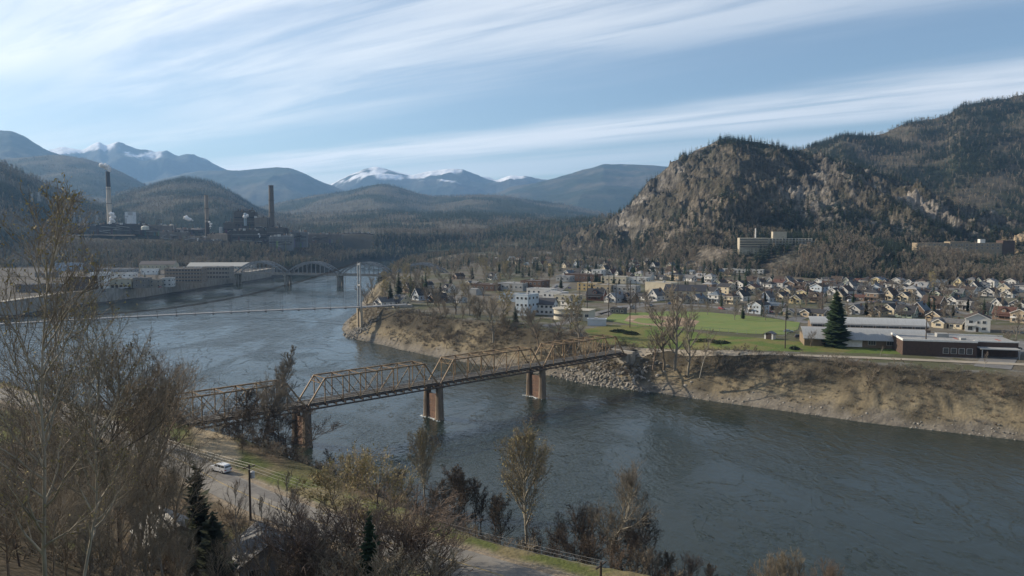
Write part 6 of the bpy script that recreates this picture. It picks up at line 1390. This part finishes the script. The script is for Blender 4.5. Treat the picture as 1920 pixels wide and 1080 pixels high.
def cars():
    p = at(414, 884, 18.05); car(p.x, p.y, 18.1, math.atan2(.62, -.78) + 0.12, (0.60, 0.61, 0.62), 'silver minivan parked on the dirt beside the near road', True)
    p = at(548, 1024, 18.0); car(p.x, p.y, tz(p.x, p.y), R(20), (0.05, 0.08, 0.17), 'dark blue car parked by the grey-roofed house')
    p = at(388, 992, 18.0); car(p.x, p.y, tz(p.x, p.y), R(100), (0.16, 0.19, 0.22), 'grey car behind the near pine')
    L = [(1411, 581, (0.6, 0.6, 0.6), 'white car parked by the small white garage', 0), (1444, 586, (0.32, 0.02, 0.03), 'red car on the street behind outfield', 0), (1595, 566, (0.6, 0.6, 0.6), 'white van-like car on the street beyond spruce', 1), (1680, 565, (0.10, 0.12, 0.2), 'blue car on the middle street', 0), (1648, 568, (0.02, 0.02, 0.025), 'black pickup-like car on the middle street', 1),
         (1068, 541, (0.10, 0.05, 0.16), 'purple car on the main street', 0), (1478, 623, (0.25, 0.3, 0.34), 'pale car under the school trees', 0), (1905, 655, (0.04, 0.045, 0.05), 'dark car beside the brick building yard', 0), (1500, 634, (0.05, 0.05, 0.06), 'black car parked by the school hall end', 1), (1512, 628, (0.4, 0.42, 0.45), 'silver car parked by the school hall end', 0), (1524, 640, (0.03, 0.04, 0.06), 'navy car parked by the school hall end', 0)]
    for px, py, c, lab, van in L:
        p = at(px, py, TOWN + .15); car(p.x, p.y, TOWN + .2, R(-14) if px > 1470 and py > 615 else R(-70 if px < 1500 else 10), c, lab, bool(van), 'cars in the town')
    for i, (px, py, c, n) in enumerate([(228, 541, (0.6, 0.6, 0.6), 'white'), (237, 540, (0.5, 0.5, 0.5), 'silver'), (195, 547, (0.1, 0.1, 0.12), 'black'), (320, 536, (0.65, 0.65, 0.65), 'bright white'), (300, 539, (0.25, 0.05, 0.05), 'maroon')]):
        p = at(px, py, 12.2); car(p.x, p.y, 12.1, R(20 + 30 * i), c, n + ' car on the parking strip above the river wall', False, 'cars above the river wall')
    rr = random.Random(4)
    CC = {'white': (0.55, 0.55, 0.55), 'grey': (0.3, 0.31, 0.32), 'black': (0.04, 0.04, 0.045), 'slate': (0.12, 0.13, 0.16), 'dark red': (0.2, 0.03, 0.03), 'dark blue': (0.05, 0.08, 0.16)}
    for nm, pts in [('street behind the outfield', [(1150, 582), (1240, 571), (1330, 576), (1430, 591)]), ('street behind the school', [(1580, 573), (1660, 567), (1760, 581), (1890, 601)]), ('upper street under the forest', [(1450, 553), (1600, 549), (1760, 553), (1920, 558)]), ('main shopping street', [(1022, 560), (1045, 542), (1068, 521)])]:
        for i, t in enumerate(sorted(rr.uniform(0, len(pts) - 1.01) for _ in range(9))):
            j = int(t); f = t - j; px = pts[j][0] + (pts[j + 1][0] - pts[j][0]) * f; py = pts[j][1] + (pts[j + 1][1] - pts[j][1]) * f; p = at(px, py, TOWN); d = at(*pts[j + 1], TOWN) - at(*pts[j], TOWN)
            cn = rr.choice(list(CC)); nrm = Vector((-d.y, d.x, 0)).normalized() * rr.choice((-2.6, 2.6))
            car(p.x + nrm.x, p.y + nrm.y, TOWN + .12, math.atan2(d.y, d.x), CC[cn], '%s parked car, %s along the %s' % (cn, ORD[i], nm), rr.random() < .35, 'parked cars of the town streets')
cars()

# ------------------------------------------------------------------ fences, hedges, stones
def small_things():
    # chain-link fence round the outfield
    FN = mat('fence_steel', (0.22, 0.24, 0.23), (0.16, 0.17, 0.17), 1, 0.6); o = None
    for nm, pts, lab in [('fence', [(1195, 613), (1300, 620), (1400, 628), (1470, 630), (1497, 619)], 'low wire fence along the near side of the ball field'), ('fence', [(1262, 583), (1330, 585), (1420, 593), (1500, 604)], 'wire fence between outfield and street')]:
        P = [at(px, py, TOWN) for px, py in pts]; o = thing(nm, lab, 'fence', (P[0].x, P[0].y, TOWN)); c = P[0]
        for a, b in zip(P[:-1], P[1:]):
            n = max(1, int((b - a).length / 4)); 
            for i in range(n): q = a.lerp(b, i / n) - c; MB().tube((q.x, q.y, 0), (q.x, q.y, 2.2), 0.07, n=5).build('post', FN, o)
            m = MB()
            for z in (0.15, 1.1, 2.15): m.beam((a.x - c.x, a.y - c.y, z), (b.x - c.x, b.y - c.y, z), 0.05)
            m.build('rail', FN, o)
    # low juniper beds
    JN = mat('juniper', (0.028, 0.045, 0.02), (0.016, 0.026, 0.013), 1.5, 0.9)
    for i, (px, py, w, lab) in enumerate([(1160, 622, 9, 'low dark juniper bed on the lawn below the stand'), (1183, 626, 8, 'smaller dark juniper bed next to the larger one'), (1322, 640, 14, 'wide dark juniper bed before the wire fence'), (1352, 644, 9, 'dark juniper bed at the end of wide bed'), (1490, 655, 4, 'small dark juniper by the lawn pole')]):
        p = on_ground(px, py, 16); r = np.random.default_rng(i); V = []; F = []
        for k in range(900):
            a = r.uniform(0, 6.28); q = math.sqrt(r.uniform()); x = q * math.cos(a) * w / 2; y = q * math.sin(a) * 2.6; z = 1.1 * (1 - q * q) * r.uniform(.6, 1.1); s = r.uniform(.2, .45); d = r.normal(size=(3, 3)) * s; b = len(V)
            V += [(x + e[0], y + e[1], max(0.02, z + abs(e[2]) * .7)) for e in d]; F.append((b, b + 1, b + 2))
        o = thing('juniper_bed', lab, 'shrub', (p.x, p.y, p.z), A14); obj('foliage', mesh_from('foliage', V, F, JN), o)
    # stones of the far shore
    rng = np.random.default_rng(8); prot = []
    ST = mat('river_stone', (0.27, 0.25, 0.215), (0.15, 0.14, 0.12), 0.7, 0.9, rnd=0.35)
    for i in range(4):
        b = bmesh.new(); bmesh.ops.create_icosphere(b, subdivisions=1, radius=0.5)
        for v in b.verts: v.co *= rng.uniform(.65, 1.15); v.co.z *= .65
        me = bpy.data.meshes.new('stone'); b.to_mesh(me); b.free(); me.materials.append(ST); prot.append(me)
    n = 60000; x = rng.uniform(-150, 240, n); y = rng.uniform(225, 640, n); z, q = terrain(x, y, True)
    pr = (q['right'] & ~q['riv']) * np.where(q['dr'] < 4.2, 0.9, np.where(q['dr'] < 9, 0.10, 0.0)); k = rng.uniform(size=n) < pr
    scatter('beach_stones', 'grey stones covering the far river beach', np.stack([x, y, z], 1)[k], prot, (0.3, 1.2), 3, 0.4)
    for nm, c, r, n, lab in [('riprap', at(662, 628, 1), 13, 420, 'pale riprap boulders round the footbridge tower'), ('riprap', on_ground(1110, 700, 6), 24, 1300, 'broken riprap below the truss bridge abutment')]:
        x = c.x + rng.normal(size=n) * r * .5; y = c.y + rng.normal(size=n) * r * .5; z, q = terrain(x, y, True); k = (q['dr'] < 22) & (z > -1)
        scatter(nm, lab, np.stack([x, y, z + .1], 1)[k], prot, (1.0, 2.6), 4, 0.6)
small_things()
# ------------------------------------------------------------------ near houses, trees of the near bank and of the town
def near_houses():
    p = at(505, 1052, 18.5); 
    block('cottage', 'grey-roofed cottage half hidden by bare trees below the road', 'house', 505, 1060, 18, 8, 9, 3.2, col=(0.30, 0.31, 0.32), rz=R(28), roof='gable_y', rise=2.6, roofc=(0.06, 0.064, 0.07), rows=1, cols=2, side_cols=2, p=Vector((-35, 106, 18)))
    block('cottage', 'dim grey cottage deep in the thicket', 'house', 295, 1000, 18, 8, 10, 3.4, col=(0.26, 0.26, 0.26), rz=R(40), roof='gable_y', rise=2.8, roofc=(0.09, 0.095, 0.10), rows=1, cols=2, side_cols=2, p=Vector((-50.5, 112, 18)))
near_houses()
def near_trees():
    q = random.Random(11)
    # one line per tree: kind, name, px, py of the tip, distance, label
    plant_px('catkin_aspen', 'aspen', 'tall pale-barked aspen with yellow catkins at the picture edge', 52, 352, 40, rz=0.4)
    plant_px('catkin_aspen', 'aspen', 'smaller catkin-hung aspen leaning over the river view', 118, 560, 47, rz=2.4)
    plant_px('cone_tree', 'poplar', 'bare cone-shaped tree standing before the truss bridge', 487, 640, 192)
    plant_px('poplar_a', 'poplar', 'tall pale poplar with yellowish crown at the water edge', 985, 816, 136)
    plant_px('poplar_b', 'poplar', 'pale grey poplar, nearer of the two lone poplars', 1150, 870, 126)
    plant_px('poplar_a', 'poplar', 'slim yellowish poplar between willow and alders', 795, 812, 152, wide=0.7)
    plant_px('willow', 'willow', 'round yellow-green willow above the near road', 692, 864, 112, wide=1.1)
    plant_px('willow', 'willow', 'small yellowish willow beside the round one', 645, 852, 150, wide=0.7)
    plant_px('near_fir', 'fir_tree', 'dark green fir in front of the yellow willow', 692, 958, 93)
    plant_px('near_pine', 'pine_tree', 'dark shaggy pine beside the minivan road', 366, 866, 112)
    plant_px('near_pine', 'pine_tree', 'low dark pine at the foot of shaggy pine', 398, 965, 104, wide=1.5)
    for px, py, d, k, l in [(745, 945, 100, 'shrub_red', 'large reddish shrub beside the fir'), (800, 985, 104, 'shrub_red', 'reddish shrub at the end of grass verge'), (612, 965, 98, 'shrub_red', 'reddish brush left of the willow'), (680, 1010, 88, 'shrub_tan', 'tan brush below the fir'), (560, 1020, 92, 'shrub_tan', 'tan brush before the grey cottage')]:
        plant_px(k, 'shrub', l, px, py, d, cat='shrub', wide=1.5)
    def many(kinds, name, base, L, group, cat='tree', wide=1.0):
        for i, (px, py, d) in enumerate(sorted(L)):
            plant_px(q.choice(kinds), name, base % ORD[i], px, py, d, group, cat, wide * q.uniform(.9, 1.15))
    many(['alder_slim', 'alder_slim', 'alder_a'], 'alder', 'dark bare alder on the near shore, %s along from the bridge pier', [(622, 838, 200), (655, 862, 190), (680, 880, 180), (720, 890, 172), (755, 880, 168), (822, 900, 156), (848, 882, 152), (872, 893, 150), (905, 892, 147), (938, 930, 144), (765, 905, 160), (890, 900, 149), (925, 925, 141), (860, 905, 146), (838, 915, 150), (808, 925, 148), (780, 935, 150)], 'dark alders of the near shore', wide=1.0)
    many(['alder_b', 'broad_c', 'alder_a'], 'alder', 'dark bare tree before the bridge end, %s from the dirt track', [(428, 752, 196), (452, 735, 200), (470, 760, 188), (508, 748, 194), (530, 752, 200), (440, 790, 182), (500, 790, 184), (540, 815, 186), (520, 830, 178), (472, 815, 177), (545, 860, 178), (418, 800, 190), (486, 850, 172), (540, 872, 174), (455, 862, 170), (510, 880, 168)], 'dark trees before the bridge end', wide=1.35)
    many(['alder_b', 'broad_c'], 'alder', 'dark bare tree beside the dirt track, %s towards the river', [(300, 690, 172), (335, 735, 178), (350, 760, 184), (318, 770, 170), (285, 730, 175), (368, 785, 196), (262, 715, 180)], 'dark trees beside the dirt track')
    many(['alder_a', 'alder_b', 'shrub_tan', 'shrub_red'], 'shore_shrub', 'leafless shore shrub right of the tall poplar, %s along the bank', [(1040, 955, 132), (1075, 940, 130), (1100, 965, 128), (1195, 965, 124), (1215, 1015, 120), (1065, 990, 125), (1020, 985, 133), (1175, 1000, 121), (1250, 1035, 118), (1290, 1050, 117), (1335, 1058, 114), (1400, 1066, 110), (1455, 1050, 108), (1500, 1045, 107), (1545, 1060, 105)], 'leafless shrubs of the near shore', 'shrub', 0.95)
    many(['thin_birch'], 'birch', 'thin bare birch before the near road, %s of the thin birches', [(438, 905, 106), (532, 888, 104), (620, 925, 102), (498, 935, 98), (568, 942, 99), (596, 910, 103), (470, 950, 95), (652, 948, 96)], 'thin birches before the near road')
    for px, py, d, l in [(300, 985, 101, 'tan brush screening the dim grey cottage'), (335, 1000, 99, 'tan brush beside the dim grey cottage'), (262, 1000, 96, 'tan brush under the thicket before the dim cottage')]: plant_px('shrub_tan', 'shrub', l, px, py, d, cat='shrub', wide=1.2)
    # the thicket on the left
    L = [(95, 640, 96), (165, 610, 104), (205, 602, 112), (240, 640, 108), (285, 668, 118), (45, 690, 84), (125, 690, 88), (188, 672, 94), (258, 705, 104), (310, 742, 112), (20, 745, 70), (80, 740, 76), (150, 740, 80), (215, 735, 90), (282, 785, 98), (325, 818, 104), (10, 810, 62), (62, 800, 66), (118, 800, 70), (178, 800, 76), (232, 812, 84), (290, 860, 90),
         (30, 868, 57), (92, 862, 60), (152, 868, 64), (205, 880, 70), (262, 905, 78), (318, 925, 84), (60, 930, 54), (122, 930, 57), (182, 948, 62), (240, 968, 68), (300, 985, 76), (350, 1000, 82), (20, 985, 51), (90, 1000, 52), (160, 1010, 56), (220, 1025, 61), (280, 1040, 67), (345, 1045, 74), (410, 1035, 82), (455, 1040, 86)]
    kinds = ['broad_a', 'broad_b', 'broad_c', 'broad_b', 'broad_a']
    rows = [(0, 5), (5, 10), (10, 16), (16, 22), (22, 28), (28, 34), (34, 42)]
    for r, (i0, i1) in enumerate(rows):
        for j, (px, py, d) in enumerate(sorted(L[i0:i1])):
            if (j + r) % 4 == 1: continue
            plant_px(kinds[(i0 + j) % 5], 'bare_tree', 'leafless tree in the tangled thicket, %s row from the bottom, %s from the edge' % (ORD[6 - r], ORD[j]), px + q.uniform(-8, 8), py + 42 + q.uniform(-10, 10), d, 'thicket on the near bank', wide=q.uniform(.8, 1.0), minh=7)
near_trees()

def town_trees():
    q = random.Random(21)
    p = on_ground(1566, 650, TOWN); plant('spruce_big', 'spruce_tree', 'tall dense dark spruce before the curved school roofs', 'tree', p.x, p.y, 24.5, wide=1.0)
    def px_tree(k, name, lab, px, yt, yb, group=None, wide=1.0, z0=TOWN):
        p = on_ground(px, yb, z0); plant(k, name, lab, 'tree', p.x, p.y, max(3, (yb - yt) * p.y / FPX), group, None, p.z, wide)
    for px, yt, yb, k, l in [(748, 508, 565, 'conifer_b', 'tall dark conifer on the point, nearer the footbridge tower'), (798, 510, 552, 'conifer_a', 'dark conifer on the point behind the houses'), (732, 525, 572, 'conifer_b', 'shorter dark conifer beside the footbridge landing'), (966, 572, 608, 'conifer_b', 'lone dark conifer before the pale blue block'), (770, 530, 560, 'conifer_c', 'slim conifer between houses on the point')]:
        px_tree(k, 'conifer', l, px, yt, yb)
    for px, yt, yb, k, l in [(1265, 555, 690, 'town_bare_b', 'tall bare tree on the bank, thickest of the bank group'), (1245, 580, 690, 'town_bare_a', 'bare tree leaning beside the thickest bank tree'), (1290, 590, 700, 'town_bare_b', 'slender bare tree on the bank below the wide juniper bed'), (1312, 610, 705, 'thin_birch', 'thin pale sapling on the slope below the lawn'), (1225, 620, 690, 'town_bare_a', 'bushy bare tree at the bridge end'), (1065, 555, 640, 'town_bare_c', 'reddish bare tree before the round-fronted building'), (1040, 590, 650, 'town_bare_a', 'bare tree at the top of bank near bridge'), (1085, 575, 648, 'town_bare_b', 'bare tree beside the bridge approach'),
                            (1010, 585, 650, 'town_bare_a', 'bare tree on the bank below the white row'), (925, 565, 640, 'town_bare_b', 'tall bare tree on the scrubby bank'), (940, 545, 610, 'town_bare_c', 'yellowish bare tree above the scrubby bank'), (855, 535, 590, 'town_bare_a', 'wide grey bare tree, biggest on the point'), (825, 540, 588, 'town_bare_a', 'grey bare tree beside the biggest one on point'), (880, 538, 592, 'town_bare_b', 'bare tree east of the biggest one on point'), (700, 525, 575, 'town_bare_b', 'pale bare tree at the tip of the point'), (690, 535, 580, 'town_bare_a', 'low bare tree at the very tip of the point'),
                            (900, 560, 600, 'town_bare_a', 'bare tree over the parking area edge'), (1770, 515, 552, 'town_bare_a', 'round grey bare tree, largest among the right houses'), (1746, 510, 548, 'town_bare_c', 'bright yellow-green tree beside the round grey one'), (1905, 590, 640, 'town_bare_b', 'tan bare tree behind the brick building canopy'), (1895, 620, 660, 'town_bare_a', 'bare tree beside the brick building yard'), (1635, 525, 547, 'town_bare_c', 'small yellow-green tree in the back streets'), (1520, 620, 650, 'town_bare_a', 'small bare tree by the school parking'), (1650, 646, 668, 'thin_birch', 'sapling on the verge before the school hall'), (1845, 655, 690, 'thin_birch', 'sapling on the bank before the canopy'), (1510, 650, 690, 'thin_birch', 'sapling on the bank below the lawn pole')]:
        px_tree(k, 'bare_tree', l, px, yt, yb, wide=1.15 if k.startswith('town') else 1.0)
    # trees among the houses: placed where no house stands
    def free(x, y, r=5.0): return all(math.hypot(x - a, y - b) > r for a, b in HOUSES) and all(math.hypot(x - a, y - b) > c - 3 for a, b, c in SOLID)
    seen = set()
    def fill(n, boxpx, kinds, name, lab, group, hr, wide=1.0, loose=False):
        plain = []; short = 'dark conifer' if name == 'conifer' else 'leafless tree'; made = 0; tries = 0
        while made < n and tries < n * 20:
            tries += 1; px = q.uniform(boxpx[0], boxpx[1]); py = q.uniform(boxpx[2], boxpx[3]); p = at(px, py, TOWN); z, w = terrain(np.array([p.x]), np.array([p.y]), True)
            if w['riv'][0] or not w['right'][0] or w['dr'][0] < 24 or not free(p.x, p.y): continue
            lb = lab; j = min(range(len(HOUSES)), key=lambda i: math.hypot(p.x - HOUSES[i][0], p.y - HOUSES[i][1]))
            if math.hypot(p.x - HOUSES[j][0], p.y - HOUSES[j][1]) < 22:
                part_ = HLAB[j].split(', '); lb = '%s beside the %s, %s' % (short, part_[0], part_[2]); lb = lb if len(part_) < 4 else lb + ', ' + part_[3]
                if len(lb.split()) > 16: lb = '%s by the %s, %s' % (short.split()[-1], part_[0].split()[0] + ' house', part_[2])
                if lb in seen:
                    if loose: lb = lab
                    else: continue
                seen.add(lb)
            o = plant(q.choice(kinds), name, lb, 'tree', p.x, p.y, q.uniform(*hr), group, None, float(z[0]), wide); made += 1
            if lb == lab: plain.append((p.x / p.y, o))
        for i, (_, o) in enumerate(sorted(plain, key=lambda v: v[0])): o['label'] = '%s, %s from the river' % (lab, ORD[i])
    fill(80, (940, 1420, 494, 522), ['conifer_a', 'conifer_b', 'conifer_c'], 'conifer', 'dark conifer between the far houses under the mountain', 'conifers among the far houses', (10, 19))
    fill(34, (1040, 1400, 516, 548), ['conifer_a', 'conifer_b'], 'conifer', 'dark conifer among the houses behind the shops', 'conifers behind the shops', (8, 14))
    fill(36, (1330, 1920, 534, 600), ['conifer_a', 'conifer_c', 'cedar'], 'conifer', 'small dark conifer in a garden gap', 'garden conifers', (6, 12))
    fill(46, (940, 1420, 492, 530), ['town_bare_a', 'town_bare_b', 'town_bare_c'], 'bare_tree', 'leafless tree between the far houses under the mountain', 'bare trees among the far houses', (8, 14))
    fill(120, (1180, 1925, 533, 605), ['town_bare_a', 'town_bare_b', 'town_bare_a'], 'bare_tree', 'leafless garden tree between houses behind the field', 'bare garden trees', (6, 11), 1.2, True)
    fill(56, (690, 960, 500, 575), ['town_bare_a', 'town_bare_b', 'town_bare_b', 'town_bare_c'], 'bare_tree', 'leafless tree in the grove on the point', 'bare trees on the point', (10, 17), 1.25)
    fill(12, (740, 960, 500, 560), ['conifer_a', 'conifer_b'], 'conifer', 'dark conifer in the grove on the point', 'conifers on the point', (10, 17))
    # bare trees on the bank below the point
    bank = []
    for i in range(34):
        px = q.uniform(800, 1010); p = at(px, q.uniform(600, 645), 9); z, w = terrain(np.array([p.x]), np.array([p.y]), True)
        if not w['riv'][0] and w['dr'][0] >= 9: bank.append((p.x / p.y, p, float(z[0])))
    for i, (_, p, z) in enumerate(sorted(bank, key=lambda v: v[0])):
        plant(q.choice(['town_bare_a', 'town_bare_b', 'shrub_tan']), 'bare_tree', 'leafless tree in the bank thicket of the point, %s from the footbridge' % ORD[i], 'tree', p.x, p.y, q.uniform(4, 9), 'thicket on the point bank', None, z, 1.2)
    # street trees of the far town
    st = []
    for i in range(40):
        px = q.uniform(90, 440); p = at(px, q.uniform(505, 548), 12); z, w = terrain(np.array([p.x]), np.array([p.y]), True)
        if not w['riv'][0] and w['dl'][0] >= 14 and free(p.x, p.y, 3): st.append((p.x / p.y, p, float(z[0])))
    for i, (_, p, z) in enumerate(sorted(st, key=lambda v: v[0])):
        k = q.choice(['town_bare_a', 'town_bare_b', 'town_bare_a', 'conifer_a'])
        plant(k, 'street_tree', '%s street tree in the far waterfront town, %s towards the arch bridge' % ('dark conifer' if k == 'conifer_a' else 'leafless', ORD[i]), 'tree', p.x, p.y, q.uniform(6, 11), 'street trees of the far town', None, z, 1.0)
town_trees()
